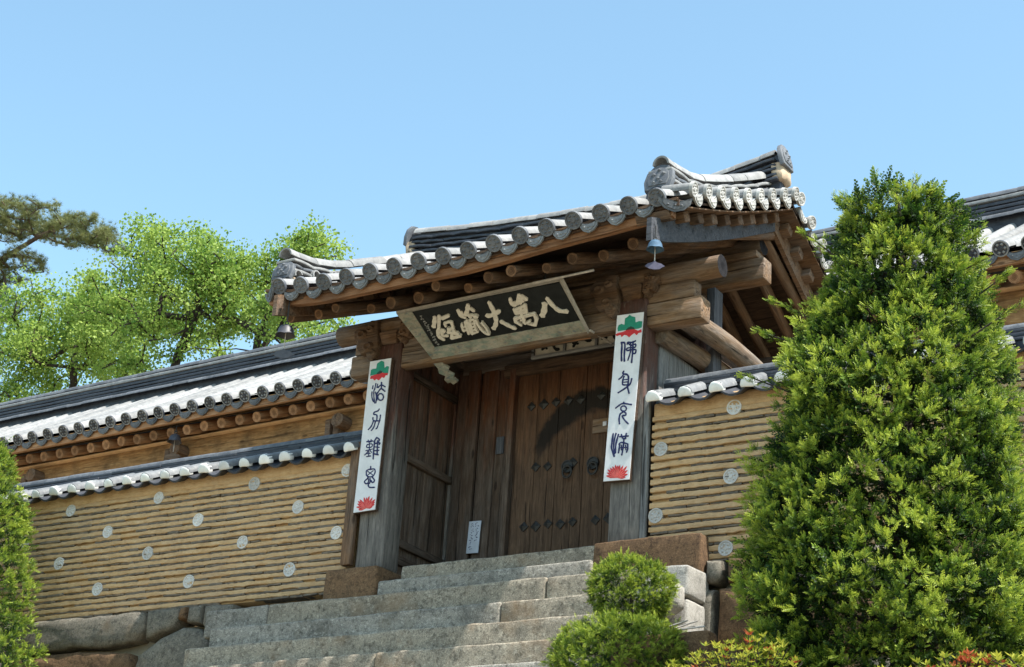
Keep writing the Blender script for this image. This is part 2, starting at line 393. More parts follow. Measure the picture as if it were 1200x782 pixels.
GLYPHS={'canon':[([(0.224,0.389),(0.181,0.323),(0.137,0.264)],0.0451),([(0.282,0.395),(0.18,0.223)],0.0381),([(0.18,0.223),(0.131,0.145),(0.164,0.075)],0.0421),([(0.215,0.216),(0.181,0.134),(0.24,0.122)],0.0321),([(0.197,0.194),(0.232,0.187)],0.0501),([(0.293,0.355),(0.393,0.378)],0.0361),([(0.288,0.288),(0.337,0.296),(0.379,0.294)],0.0281),([(0.379,0.294),(0.361,0.222)],0.0301),([(0.288,0.288),(0.286,0.245)],0.0251),([(0.306,0.221),(0.281,0.176)],0.0301),([(0.294,0.199),(0.368,0.215)],0.0301),([(0.349,0.2),(0.338,0.139)],0.0281),([(0.268,0.173),(0.377,0.131)],0.0351),([(0.308,0.146),(0.277,0.089)],0.0401),([(0.267,0.091),(0.391,0.097)],0.0361)],'store':[([(0.531,0.422),(0.519,0.35),(0.559,0.305)],0.0361),([(0.553,0.392),(0.542,0.333)],0.0301),([(0.678,0.464),(0.643,0.41),(0.599,0.358)],0.0461),([(0.683,0.413),(0.703,0.372)],0.0361),([(0.544,0.357),(0.693,0.313)],0.0301),([(0.622,0.341),(0.623,0.303)],0.0401),([(0.484,0.246),(0.458,0.189),(0.453,0.14)],0.0261),([(0.535,0.26),(0.488,0.095)],0.0301),([(0.566,0.278),(0.547,0.183),(0.527,0.087)],0.0341),([(0.469,0.2),(0.524,0.2)],0.0201),([(0.454,0.153),(0.509,0.154)],0.0201),([(0.595,0.272),(0.65,0.273)],0.0251),([(0.581,0.226),(0.648,0.23)],0.0221),([(0.569,0.184),(0.636,0.189)],0.0221),([(0.552,0.142),(0.625,0.148)],0.0221),([(0.533,0.098),(0.618,0.115)],0.0261),([(0.605,0.27),(0.543,0.096)],0.0201),([(0.648,0.261),(0.606,0.133)],0.0201),([(0.669,0.269),(0.665,0.183),(0.681,0.092),(0.725,0.052)],0.0281),([(0.718,0.221),(0.731,0.144),(0.728,0.058)],0.0221),([(0.68,0.318),(0.711,0.303)],0.0361)],'great':[([(0.924,0.446),(0.914,0.327),(0.884,0.21),(0.844,0.145),(0.793,0.1)],0.0461),([(0.805,0.283),(0.865,0.276),(0.98,0.312)],0.0481),([(0.925,0.177),(0.959,0.133),(1.006,0.08),(1.04,0.054)],0.0421)],'myriad':[([(1.179,0.445),(1.153,0.366),(1.194,0.345)],0.0341),([(1.299,0.467),(1.214,0.353)],0.0361),([(1.316,0.439),(1.252,0.357)],0.0361),([(1.312,0.452),(1.347,0.39)],0.0421),([(1.159,0.377),(1.307,0.381)],0.0301),([(1.153,0.306),(1.142,0.235)],0.0301),([(1.157,0.293),(1.297,0.323)],0.0281),([(1.298,0.335),(1.262,0.234)],0.0361),([(1.143,0.247),(1.272,0.244)],0.0281),([(1.245,0.322),(1.198,0.211)],0.0281),([(1.165,0.269),(1.263,0.276)],0.0221),([(1.11,0.193),(1.091,0.136)],0.0361),([(1.112,0.187),(1.223,0.199),(1.338,0.199)],0.0361),([(1.34,0.205),(1.335,0.133),(1.277,0.06)],0.0381),([(1.277,0.06),(1.213,0.098)],0.0221),([(1.101,0.146),(1.135,0.09)],0.0301),([(1.217,0.207),(1.181,0.117)],0.0281),([(1.16,0.158),(1.213,0.159)],0.0241),([(1.184,0.104),(1.258,0.125)],0.0201)],'eight':[([(1.513,0.3),(1.464,0.214),(1.405,0.148)],0.0581),([(1.569,0.36),(1.585,0.26),(1.624,0.174),(1.704,0.15)],0.0461)],'inscription':[([(0.06,0.434),(0.069,0.43)],0.008),([(0.058,0.429),(0.062,0.435)],0.008),([(0.08,0.433),(0.078,0.433)],0.008),([(0.065,0.423),(0.069,0.413)],0.008),([(0.059,0.39),(0.068,0.392)],0.008),([(0.046,0.384),(0.045,0.388)],0.008),([(0.076,0.388),(0.075,0.383)],0.008),([(0.051,0.39),(0.054,0.398)],0.008),([(0.064,0.348),(0.057,0.347)],0.008),([(0.057,0.355),(0.068,0.358)],0.008),([(0.073,0.354),(0.076,0.347)],0.008),([(0.06,0.354),(0.077,0.358)],0.008),([(0.076,0.328),(0.081,0.334)],0.008),([(0.073,0.331),(0.088,0.332)],0.008),([(0.068,0.329),(0.076,0.333)],0.008),([(0.052,0.323),(0.061,0.32)],0.008),([(0.08,0.299),(0.095,0.302)],0.008),([(0.075,0.288),(0.075,0.279)],0.008),([(0.068,0.285),(0.059,0.29)],0.008),([(0.056,0.304),(0.047,0.299)],0.008),([(0.055,0.269),(0.053,0.262)],0.008),([(0.073,0.253),(0.066,0.254)],0.008),([(0.075,0.271),(0.083,0.272)],0.008),([(0.063,0.257),(0.069,0.255)],0.008),([(0.067,0.236),(0.073,0.242)],0.008),([(0.061,0.228),(0.071,0.227)],0.008),([(0.048,0.231),(0.039,0.227)],0.008),([(0.06,0.232),(0.075,0.231)],0.008),([(0.059,0.2),(0.064,0.207)],0.008),([(0.056,0.185),(0.057,0.179)],0.008),([(0.068,0.184),(0.074,0.177)],0.008),([(0.073,0.2),(0.076,0.202)],0.008),([(0.052,0.162),(0.048,0.16)],0.008),([(0.067,0.172),(0.069,0.174)],0.008),([(0.071,0.171),(0.064,0.173)],0.008),([(0.055,0.159),(0.055,0.165)],0.008),([(0.074,0.133),(0.069,0.139)],0.008),([(0.058,0.137),(0.056,0.128)],0.008),([(0.049,0.134),(0.052,0.125)],0.008),([(0.077,0.135),(0.077,0.128)],0.008),([(0.044,0.096),(0.034,0.093)],0.008),([(0.069,0.093),(0.062,0.103)],0.008),([(0.05,0.088),(0.043,0.086)],0.008),([(0.058,0.103),(0.068,0.104)],0.008),([(0.049,0.057),(0.048,0.051)],0.008),([(0.062,0.071),(0.058,0.064)],0.008),([(0.052,0.051),(0.041,0.056)],0.008),([(0.061,0.057),(0.063,0.053)],0.008),([(0.063,0.023),(0.066,0.021)],0.008),([(0.063,0.033),(0.068,0.03)],0.008),([(0.064,0.028),(0.052,0.03)],0.008),([(0.063,0.024),(0.071,0.025)],0.008)],'r_buddha':[([(0.132,1.41),(0.141,1.374),(0.14,1.276),(0.145,1.205)],0.0217),([(0.136,1.406),(0.174,1.386),(0.172,1.271),(0.177,1.197)],0.0202),([(0.2,1.375),(0.21,1.396),(0.258,1.386),(0.294,1.398)],0.0188),([(0.203,1.392),(0.245,1.357),(0.292,1.363),(0.29,1.329),(0.209,1.335),(0.199,1.308),(0.254,1.31),(0.302,1.299),(0.293,1.262),(0.271,1.269)],0.0174),([(0.235,1.394),(0.243,1.315),(0.234,1.261),(0.215,1.201)],0.0159),([(0.265,1.396),(0.266,1.298),(0.258,1.17)],0.0188)],'r_body':[([(0.176,1.095),(0.166,1.069),(0.214,1.051),(0.231,1.014),(0.227,0.939)],0.0202),([(0.174,1.061),(0.153,1.033),(0.121,1.014)],0.0174),([(0.182,1.039),(0.169,1.003),(0.169,0.953),(0.219,0.942)],0.0174),([(0.176,1.002),(0.22,0.999)],0.013),([(0.175,0.976),(0.221,0.973)],0.013),([(0.268,1.002),(0.252,0.946),(0.199,0.909),(0.12,0.872)],0.0174),([(0.22,0.933),(0.245,0.847)],0.0188)],'r_fill':[([(0.1,0.715),(0.139,0.738),(0.181,0.752),(0.278,0.727)],0.0181),([(0.189,0.766),(0.187,0.746)],0.0169),([(0.222,0.693),(0.217,0.678),(0.201,0.67),(0.182,0.673),(0.165,0.685),(0.159,0.702),(0.164,0.718),(0.179,0.725),(0.199,0.723),(0.215,0.71),(0.222,0.693)],0.0157),([(0.181,0.673),(0.216,0.648),(0.219,0.63),(0.205,0.624),(0.177,0.625),(0.207,0.576),(0.251,0.53)],0.0169),([(0.185,0.661),(0.155,0.645),(0.145,0.595),(0.152,0.543)],0.0181)],'r_full':[([(0.087,0.453),(0.076,0.359),(0.076,0.301),(0.11,0.213)],0.0204),([(0.118,0.452),(0.097,0.349),(0.109,0.239)],0.0188),([(0.147,0.438),(0.123,0.346),(0.12,0.248)],0.0188),([(0.156,0.411),(0.257,0.405)],0.0157),([(0.178,0.434),(0.192,0.392),(0.231,0.381)],0.0157),([(0.233,0.437),(0.223,0.38)],0.0157),([(0.208,0.382),(0.207,0.321),(0.192,0.217)],0.0172),([(0.155,0.331),(0.182,0.349),(0.253,0.325)],0.0157),([(0.163,0.333),(0.161,0.29),(0.154,0.244)],0.0172),([(0.253,0.325),(0.255,0.278),(0.243,0.24)],0.0172),([(0.177,0.295),(0.247,0.29)],0.0125),([(0.183,0.324),(0.186,0.269)],0.011),([(0.23,0.317),(0.234,0.263)],0.011)],'l_law':[([(0.12,1.386),(0.116,1.349)],0.0157),([(0.156,1.406),(0.147,1.345),(0.136,1.321)],0.0169),([(0.181,1.396),(0.175,1.353)],0.0145),([(0.114,1.318),(0.119,1.255),(0.146,1.195)],0.0145),([(0.139,1.315),(0.147,1.251),(0.166,1.176)],0.0145),([(0.162,1.308),(0.18,1.246),(0.182,1.174)],0.0145),([(0.187,1.276),(0.195,1.206)],0.0121),([(0.23,1.408),(0.235,1.332)],0.0181),([(0.189,1.351),(0.23,1.377),(0.287,1.346)],0.0169),([(0.186,1.286),(0.221,1.328),(0.242,1.331),(0.289,1.293)],0.0169),([(0.276,1.232),(0.271,1.21),(0.254,1.199),(0.23,1.202),(0.21,1.219),(0.2,1.243),(0.205,1.265),(0.222,1.277),(0.246,1.273),(0.266,1.256),(0.276,1.232)],0.0157)],'l_power':[([(0.234,1.102),(0.219,1.082),(0.173,1.073),(0.166,1.052),(0.21,1.034),(0.215,0.971)],0.0181),([(0.257,1.031),(0.255,0.978),(0.232,0.895),(0.213,0.879)],0.0169),([(0.161,1.016),(0.173,0.977),(0.26,0.964)],0.0157),([(0.173,0.977),(0.151,0.918),(0.113,0.883)],0.0169),([(0.199,0.967),(0.185,0.901),(0.155,0.868)],0.0169)],'l_hard':[([(0.107,0.748),(0.189,0.746)],0.0157),([(0.126,0.767),(0.135,0.738)],0.0133),([(0.166,0.766),(0.166,0.734)],0.0133),([(0.118,0.713),(0.118,0.682),(0.183,0.68),(0.18,0.715),(0.118,0.713)],0.0133),([(0.148,0.736),(0.154,0.65)],0.0121),([(0.108,0.647),(0.2,0.655)],0.0108),([(0.15,0.653),(0.129,0.623),(0.099,0.599)],0.0121),([(0.158,0.649),(0.192,0.615)],0.0108),([(0.123,0.611),(0.176,0.609)],0.0108),([(0.152,0.632),(0.155,0.576)],0.0121),([(0.127,0.577),(0.183,0.579)],0.0133),([(0.239,0.78),(0.205,0.732)],0.0157),([(0.239,0.777),(0.276,0.75),(0.256,0.722)],0.0157),([(0.215,0.743),(0.214,0.642),(0.219,0.538)],0.0157),([(0.222,0.712),(0.286,0.713),(0.277,0.692)],0.0145),([(0.254,0.741),(0.265,0.581)],0.0145),([(0.226,0.674),(0.284,0.661)],0.0133),([(0.227,0.631),(0.285,0.627)],0.0133),([(0.228,0.595),(0.281,0.579)],0.0157)],'l_think':[([(0.194,0.463),(0.198,0.431)],0.0157),([(0.193,0.431),(0.148,0.422),(0.145,0.39),(0.155,0.361),(0.199,0.343),(0.244,0.353),(0.26,0.396),(0.242,0.427),(0.194,0.427)],0.0157),([(0.159,0.412),(0.239,0.357)],0.011),([(0.234,0.41),(0.164,0.366)],0.011),([(0.174,0.343),(0.16,0.324),(0.134,0.305),(0.141,0.282),(0.17,0.273),(0.186,0.299),(0.172,0.339)],0.0157),([(0.23,0.337),(0.258,0.306),(0.26,0.286),(0.234,0.277),(0.219,0.303)],0.0157),([(0.201,0.328),(0.206,0.281),(0.185,0.264),(0.198,0.233),(0.226,0.224),(0.274,0.22)],0.0157)]}
FLOWERS={'r_green':[(0.165,1.66),(0.161,1.589),(0.127,1.608),(0.094,1.597),(0.083,1.567),(0.089,1.534),(0.178,1.533),(0.229,1.553),(0.274,1.528),(0.319,1.524),(0.356,1.532),(0.36,1.595),(0.323,1.605),(0.286,1.595),(0.278,1.655),(0.239,1.67),(0.216,1.692),(0.194,1.672)],'r_leafdark':[(0.178,1.53),(0.2,1.551),(0.236,1.561),(0.274,1.542),(0.278,1.524),(0.23,1.53)],'r_red':[(0.061,1.503),(0.09,1.515),(0.142,1.518),(0.182,1.529),(0.23,1.53),(0.278,1.524),(0.319,1.503),(0.354,1.513),(0.357,1.479),(0.321,1.477),(0.303,1.456),(0.276,1.484),(0.247,1.469),(0.219,1.448),(0.188,1.475),(0.162,1.483),(0.133,1.463),(0.121,1.49),(0.077,1.484)],'l_green':[(0.147,1.636),(0.142,1.579),(0.098,1.583),(0.074,1.574),(0.069,1.508),(0.153,1.513),(0.197,1.539),(0.224,1.525),(0.251,1.511),(0.306,1.504),(0.308,1.579),(0.279,1.587),(0.252,1.567),(0.236,1.644),(0.202,1.662),(0.174,1.65)],'l_leafdark':[(0.153,1.513),(0.169,1.534),(0.2,1.548),(0.227,1.535),(0.225,1.519),(0.186,1.508)],'l_red':[(0.071,1.47),(0.075,1.501),(0.153,1.512),(0.186,1.509),(0.228,1.519),(0.306,1.502),(0.298,1.478),(0.276,1.482),(0.257,1.453),(0.227,1.468),(0.191,1.435),(0.156,1.457),(0.128,1.442),(0.111,1.467)],'r_lotus':((0.152,-0.008),[(0.025,0.028),(0.035,0.059),(0.042,0.091),(0.068,0.106),(0.095,0.117),(0.126,0.129),(0.153,0.121),(0.177,0.123),(0.212,0.11),(0.255,0.098),(0.265,0.057),(0.268,0.017),(0.245,-0.012)]),'l_lotus':((0.188,0.001),[(0.056,0.029),(0.066,0.063),(0.071,0.093),(0.092,0.11),(0.145,0.128),(0.183,0.123),(0.214,0.134),(0.257,0.111),(0.297,0.088),(0.298,0.06),(0.294,0.034),(0.269,0.009),(0.087,-0.006)])}
random.seed(7)
# ------------------------------------------------------------------ ground (one sheet, terraced)
def ground_z(x, y):
    def ss(a, b, t): t = max(0, min(1, (t - a) / (b - a))); return t * t * (3 - 2 * t)
    z = -6.7 + 4.15 * ss(-5.4, -4.35, y)
    z += .35 * ss(-3.2, -1.0, y)
    z += 1.75 * ss(.02, .16, y)
    z += 5.5 * ss(10.5, 18, y) * ss(1, -6, x) + 14 * ss(20, 90, y)
    return z
def axis_pts(lo, hi, fine_lo, fine_hi, step):
    a = list(np.arange(fine_lo, fine_hi + 1e-6, step)); s = step; p = fine_hi
    while p < hi: s *= 1.35; p += s; a.append(min(p, hi))
    s = step; p = fine_lo
    while p > lo: s *= 1.35; p -= s; a.insert(0, max(p, lo))
    return a
gx = axis_pts(-900, 900, -8, 10, .6); gy = sorted(set(axis_pts(-500, 900, -10, 0, .5) + [.02, .06, .1, .16, .5, 1, 2]))
V = [(x, y, ground_z(x, y) + (.04 * nz((x, y, 0), .8) if y < 0 else 0)) for y in gy for x in gx]
nx_ = len(gx); F = [(j * nx_ + i, j * nx_ + i + 1, (j + 1) * nx_ + i + 1, (j + 1) * nx_ + i) for j in range(len(gy) - 1) for i in range(nx_ - 1)]
put('ground', mesh('ground', V, F, 180), None, M['soil'], kind='structure')

# ------------------------------------------------------------------ tile pieces (axis +Y upslope, eave end at y = 0)
def half_tube(L, r, seg=8, th=.016, r2=None):
    V = []; F = []; r2 = r2 or r
    for y, ra in ((0, r), (L, r2)):
        for k in (0, 1):
            for j in range(seg + 1):
                a = math.pi * j / seg; q = ra - k * th
                V.append((q * math.cos(a), y, q * math.sin(a)))
    n = seg + 1
    for j in range(seg):
        F += [(j, j + 1, 2 * n + j + 1, 2 * n + j)[::-1], (n + j, n + j + 1, 3 * n + j + 1, 3 * n + j), (j, j + 1, n + j + 1, n + j), (2 * n + j, 2 * n + j + 1, 3 * n + j + 1, 3 * n + j)[::-1]]
    for j in (0, seg): F += [(j, n + j, 3 * n + j, 2 * n + j)]
    return V, F
def disc_geo(r, th, seg=18, boss=6, y0=0.0):
    """round end face towards -y with raised rim and flower bosses"""
    V = []; F = []
    prof = [(r, th), (r, 0), (r * .84, 0), (r * .78, .008), (r * .30, .008), (r * .24, 0.0)]
    for rr, y in prof:
        for j in range(seg):
            a = 2 * math.pi * j / seg; k = 1
            yy = y
            if abs(rr - r * .30) < 1e-6: rr2 = rr
            V.append((rr * math.cos(a), y0 + yy, rr * math.sin(a)))
    for i in range(len(prof) - 1):
        for j in range(seg): F.append((i * seg + j, i * seg + (j + 1) % seg, (i + 1) * seg + (j + 1) % seg, (i + 1) * seg + j))
    F.append(tuple((len(prof) - 1) * seg + j for j in range(seg))); F.append(tuple(range(seg))[::-1])
    for b in range(boss):
        a = 2 * math.pi * b / boss; cx, cz = r * .55 * math.cos(a), r * .55 * math.sin(a); q = r * .21; o = len(V)
        V += [(cx + q, y0 + .008, cz), (cx, y0 + .008, cz + q), (cx - q, y0 + .008, cz), (cx, y0 + .008, cz - q), (cx, y0 - .008, cz)]
        F += [(o, o + 1, o + 4), (o + 1, o + 2, o + 4), (o + 2, o + 3, o + 4), (o + 3, o, o + 4)]
    return V, F
def drop_geo(w, h, th=.022):
    """pan-tile end: shield-shaped plate hanging below the dish, rim and relief"""
    pts = [(-w / 2, .0), (-w * .46, -h * .45), (-w * .28, -h * .82), (0, -h), (w * .28, -h * .82), (w * .46, -h * .45), (w / 2, 0), (w * .25, -h * .22), (0, -h * .28), (-w * .25, -h * .22)]
    mb = MB(); V, F = prism(pts, th); mb.add(V, F)
    c = Vector((0, -h * .55)); inner = [(c.x + (p[0] - c.x) * .72, c.y + (p[1] - c.y) * .66) for p in pts]
    V, F = prism(inner, .008); mb.add(V, F, Matrix.Translation((0, -.007, 0)))
    for k in (-1, 0, 1):
        q = .016; x = k * w * .2; z = -h * .55; o = [(x + q, -.008, z), (x, -.008, z + q), (x - q, -.008, z), (x, -.008, z - q), (x, -.016, z)]
        mb.add(o, [(0, 1, 4), (1, 2, 4), (2, 3, 4), (3, 0, 4)])
    return mb
def cover_end_me(name, L, r, tilt=0.0):
    mb = MB(); mb.add(*half_tube(L, r)); nf = len(mb.f); V, F = disc_geo(r * 1.14, .035, y0=-.03)
    mb.add(V, F, Matrix.Rotation(tilt, 4, 'X')); me = mb.me(name, 45)
    sg = 18; worn = set(range(sg, 2 * sg)) | set(range(5 * sg + 2, 5 * sg + 200)); worn -= {5 * sg, 5 * sg + 1}  # slot for rim and bosses, paler than the recess on hall tiles
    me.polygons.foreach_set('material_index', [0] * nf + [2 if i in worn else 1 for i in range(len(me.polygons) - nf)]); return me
def pan_end_me(name, w, h, L=.28):
    mb = drop_geo(w, h)
    seg = 6; b = len(mb.v)                            # the dished tile behind the plate
    for y in (0.0, L):
        for k in (0, .018):
            for j in range(seg + 1):
                x = -w / 2 + w * j / seg; mb.v.append(Vector((x, y, -h * .28 * (1 - (2 * j / seg - 1) ** 2) - k)))
    n = seg + 1
    for j in range(seg):
        mb.f += [(b + j, b + j + 1, b + 2 * n + j + 1, b + 2 * n + j), (b + n + j, b + n + j + 1, b + 3 * n + j + 1, b + 3 * n + j)[::-1], (b + j, b + j + 1, b + n + j + 1, b + n + j)[::-1]]
    return mb.me(name, 45)
def end_tile_geo(w, h, th=.05):
    """ornate ridge-end tile: horseshoe plate, rim and a worn face in relief"""
    pts = [(-w * .42, 0), (w * .42, 0), (w * .5, h * .35), (w * .44, h * .7), (w * .25, h * .93), (0, h), (-w * .25, h * .93), (-w * .44, h * .7), (-w * .5, h * .35)]
    mb = MB(); mb.add(*prism(pts, th, .012))
    inn = [(p[0] * .72, h * .14 + p[1] * .7) for p in pts]; mb.add(*prism(inn, .012, .005), Matrix.Translation((0, -.010, 0)))
    for (x, z, q) in ((-.16, .55, .09), (.16, .55, .09), (0, .38, .08), (-.12, .24, .07), (.12, .24, .07), (0, .72, .07)):
        q *= w; x *= w; z *= h; mb.add([(x + q, -.011, z), (x, -.011, z + q), (x - q, -.011, z), (x, -.011, z - q), (x, -.03, z)], [(0, 1, 4), (1, 2, 4), (2, 3, 4), (3, 0, 4)])
    return mb

# ------------------------------------------------------------------ THE GATE
gate = thing('temple_gate', 'old timber gate with tiled gable roof and studded doors atop the stone steps', 'gate', (1.7, 0, -.05))
gate_off = Matrix.Translation((-1.7, 0, .05))
class Shift:                                          # parts are given in world metres and hung under the gate
    pass
def G(o):
    o.matrix_basis = gate_off @ o.matrix_basis; return o

def interp(tab, x):
    if x <= tab[0][0]: return tab[0][1]
    for (a, b), (c, d) in zip(tab, tab[1:]):
        if x <= c: return b + (d - b) * (x - a) / (c - a)
    return tab[-1][1]
EAVE = [(-.75, 2.84), (-.56, 2.795), (-.23, 2.74), (.1, 2.712), (.6, 2.716), (1.2, 2.722), (1.9, 2.722), (2.3, 2.745), (2.8, 2.79), (3.4, 2.822), (3.8, 2.845), (4.1, 2.868), (4.4, 2.88)]
RY = 1.45
def roof_z(x, y):
    d = min(abs(y - RY), 2.65 + .2); t = 1 - d / 2.65          # 0 eave, 1 ridge
    return 2.72 + 1.27 * t - .05 * math.sin(math.pi * max(0, min(1, t))) + (interp(EAVE, x) - 2.72) * (1 - .6 * max(0, min(1, t)))
SL = math.atan(.47)
# posts
def post(x0, x1, y0, y1, z0, z1, mat='wood_post', seed=1):
    w, d, h = x1 - x0, y1 - y0, z1 - z0
    V, F = rbox_geo(h, w, d, r=.035, n=(18, 2, 2), amp=.007, freq=1.6, seed=seed)
    V = [Vector((v.x + h / 2, v.y * (1.06 - .05 * (v.x / h + .5)), v.z)) for v in V]
    Mx = Matrix(((0, 1, 0, (x0 + x1) / 2), (0, 0, 1, (y0 + y1) / 2), (1, 0, 0, z0), (0, 0, 0, 1)))
    return G(put('post', mesh('post', V, F), gate, M[mat], Mx))
post(.02, .36, .0, .30, -.055, 2.47, seed=3)
post(3.02, 3.35, .0, .30, -.075, 2.47, seed=8)
for x in (.05, 3.08): post(x, x + .27, 1.18, 1.45, -.05, 2.5, seed=x + 2)
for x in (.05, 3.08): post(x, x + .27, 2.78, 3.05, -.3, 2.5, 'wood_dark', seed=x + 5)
# stones under the posts
def stone_block(x0, x1, y0, y1, z0, z1, mat, r=.025, amp=.014, seed=1, parent=gate, name='plinth', taper=0):
    V, F = rbox_geo(x1 - x0, y1 - y0, z1 - z0, r=r, n=(max(2, int((x1 - x0) / .09)), max(2, int((y1 - y0) / .09)), max(2, int((z1 - z0) / .09))), amp=amp, freq=3.1, seed=seed)
    if taper: V = [Vector((v.x * (1 - taper * (v.z / (z1 - z0) + .5)), v.y, v.z)) for v in V]
    return put(name, mesh(name, V, F, 50), parent, M[mat], ((x0 + x1) / 2, (y0 + y1) / 2, (z0 + z1) / 2))
G(stone_block(-.27, .42, -.13, .36, -.44, -.058, 'granite_brown', seed=4, taper=.05))
G(stone_block(2.94, 4.08, -.13, .30, -.50, -.082, 'granite_brown', seed=9, r=.02))
# front beams, tie beams and purlins
B = lambda *a, **k: G(beam(*a, parent=gate, **k)) if False else None
def gb(name, p0, p1, w, h, mat, **k): return G(beam(name, p0, p1, w, h, M[mat], gate, **k))
def gl(name, p0, p1, r0, r1, mat, **k): return G(log(name, p0, p1, r0, r1, M[mat], gate, **k))
gb('lintel_beam', (.35, .085, 2.285), (3.03, .085, 2.285), .13, .235, 'wood_beam', r=.02)
gb('beam_end', (-.32, .12, 2.275), (.03, .12, 2.275), .21, .24, 'wood_beam', r=.02)
gb('beam_end', (3.34, .12, 2.27), (3.95, .12, 2.27), .21, .24, 'wood_beam', r=.02)
gb('upper_beam', (-.30, .12, 2.505), (3.86, .12, 2.495), .16, .185, 'wood_beam', r=.02)
gl('purlin', (-.55, .1, 2.70), (4.13, .1, 2.70), .118, .115, 'wood_beam', endmat=M['end_dark'], seed=4)
gl('purlin', (-.5, RY, 3.55), (3.95, RY, 3.55), .11, .11, 'wood_beam', endmat=M['end_dark'])
gb('ridge_beam', (-.45, RY, 3.245), (4.0, RY, 3.245), .2, .25, 'wood_beam', r=.015)
gb('ridge_board', (-.40, RY, 3.41), (3.93, RY, 3.41), .28, .075, 'wood_beam', r=.01)
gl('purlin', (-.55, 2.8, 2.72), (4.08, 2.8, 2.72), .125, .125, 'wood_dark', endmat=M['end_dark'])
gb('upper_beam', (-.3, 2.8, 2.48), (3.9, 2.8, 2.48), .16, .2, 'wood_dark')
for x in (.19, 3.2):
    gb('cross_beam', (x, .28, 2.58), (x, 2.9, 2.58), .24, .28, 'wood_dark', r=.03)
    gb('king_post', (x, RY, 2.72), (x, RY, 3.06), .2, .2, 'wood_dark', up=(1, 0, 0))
# curved side timbers on the right flank
gl('side_log', (3.40, .20, 2.13), (3.44, 2.3, 2.20), .10, .11, 'wood_log', bend=.03)
gl('side_log', (3.64, .16, 2.275), (3.68, 2.25, 2.30), .115, .10, 'wood_log', bend=.06, seed=12)
gb('side_post', (3.50, 1.22, .2), (3.50, 1.22, 3.0), .20, .10, 'wood_bluegrey', up=(1, 0, 0))
gl('side_log', (-.08, .22, 2.05), (-.08, 2.3, 2.12), .10, .11, 'wood_beam', bend=.05)
# carved bracket wings either side of each post, and small capitals
wing = [(0, 0), (.03, -.12), (.02, -.26), (-.04, -.33), (-.10, -.30), (-.13, -.22), (-.20, -.23), (-.26, -.16), (-.25, -.08), (-.31, -.03), (-.32, .06), (-.24, .12), (-.15, .1), (-.1, .16), (0, .15)]
def carved(x, z, flip, sc=1.0, y=-.07):
    mb = MB(); mb.add(*prism([(p[0] * sc * flip, p[1] * sc) for p in wing], .12, .02))
    for k, (cx, cz, rr) in enumerate(((-.20, .0, .07), (-.1, -.16, .075), (-.09, .05, .055), (-.03, -.24, .045))):
        V = []; F = []
        for i in range(10):
            a = 2 * math.pi * i / 10
            for q, yy in ((rr, -.004), (rr * .6, -.03), (rr * .3, -.012)): V.append((flip * sc * (cx + q * math.cos(a)), yy, sc * (cz + q * .8 * math.sin(a))))
        for i in range(10):
            j = (i + 1) % 10
            for m_ in (0, 1): F.append((i * 3 + m_, j * 3 + m_, j * 3 + m_ + 1, i * 3 + m_ + 1))
        F.append(tuple(i * 3 + 2 for i in range(10))); mb.add(V, F)
    return G(put('carved_bracket', mb.me('carved_bracket', 50), gate, M['wood_warm'], (x, y, z)))
carved(.06, 2.60, 1); carved(3.03, 2.60, 1, .98)
carved(.36, 2.62, -1, .55); carved(3.34, 2.62, -1, .5)
for x0 in (.06, 3.06):
    V, F = rbox_geo(.26, .36, .14, r=.02, n=(2, 2, 2), amp=.006); V = [Vector((v.x * (.86 + v.z * 1.6), v.y * (.86 + v.z * 1.6), v.z)) for v in V]
    G(put('capital', mesh('capital', V, F), gate, M['wood_warm'], (x0 + .13, .12, 2.535)))
# recessed porch: side panels, back planks, doors
def plank_v(x0, x1, y, z0, z1, mat, th=.035, name='plank', along='x', gap=.004, parent=None, seed=None):
    h = z1 - z0; w = x1 - x0 - gap
    V, F = rbox_geo(h, w, th, r=.005, n=(8, 1, 1), amp=.003, freq=2, seed=random.uniform(0, 60) if seed is None else seed)
    V = [Vector((v.x + h / 2, v.y, v.z)) for v in V]
    if along == 'x': Mx = Matrix(((0, 1, 0, (x0 + x1) / 2), (0, 0, 1, y), (1, 0, 0, z0), (0, 0, 0, 1)))
    else: Mx = Matrix(((0, 0, 1, y), (0, 1, 0, (x0 + x1) / 2), (1, 0, 0, z0), (0, 0, 0, 1)))
    o = put(name, mesh(name, V, F), parent or gate, M[mat], Mx)
    return G(o) if parent is None else o
for xs, ins in ((.27, 1), (3.16, -1)):
    ys = [.29, .52, .72, .95, 1.19]
    for a, b in zip(ys, ys[1:]): plank_v(a, b, xs + random.uniform(-.004, .004), -.05, 2.45, 'wood_plank', along='y')
    xr = xs + ins * .042
    for z in (.30, 1.25, 2.2): gb('rail', (xr, .29, z), (xr, 1.19, z), .05, .085, 'wood_plank', r=.012)
    gb('rail', (xr, .29, .12), (xr, 1.19, .12), .05, .1, 'wood_plank', r=.012)
ys = [.29, .50, .70, .93, 1.19]
for a, b in zip(ys, ys[1:]): plank_v(a, b, 3.345 + random.uniform(-.004, .004), .3, 2.08, 'wood_grey', along='y')
gb('leak_backing', (.30, 1.235, 1.25), (3.2, 1.235, 1.25), .03, 2.7, 'wood_dark', r=.004)  # added dark board to stop light leaking through the plank gaps
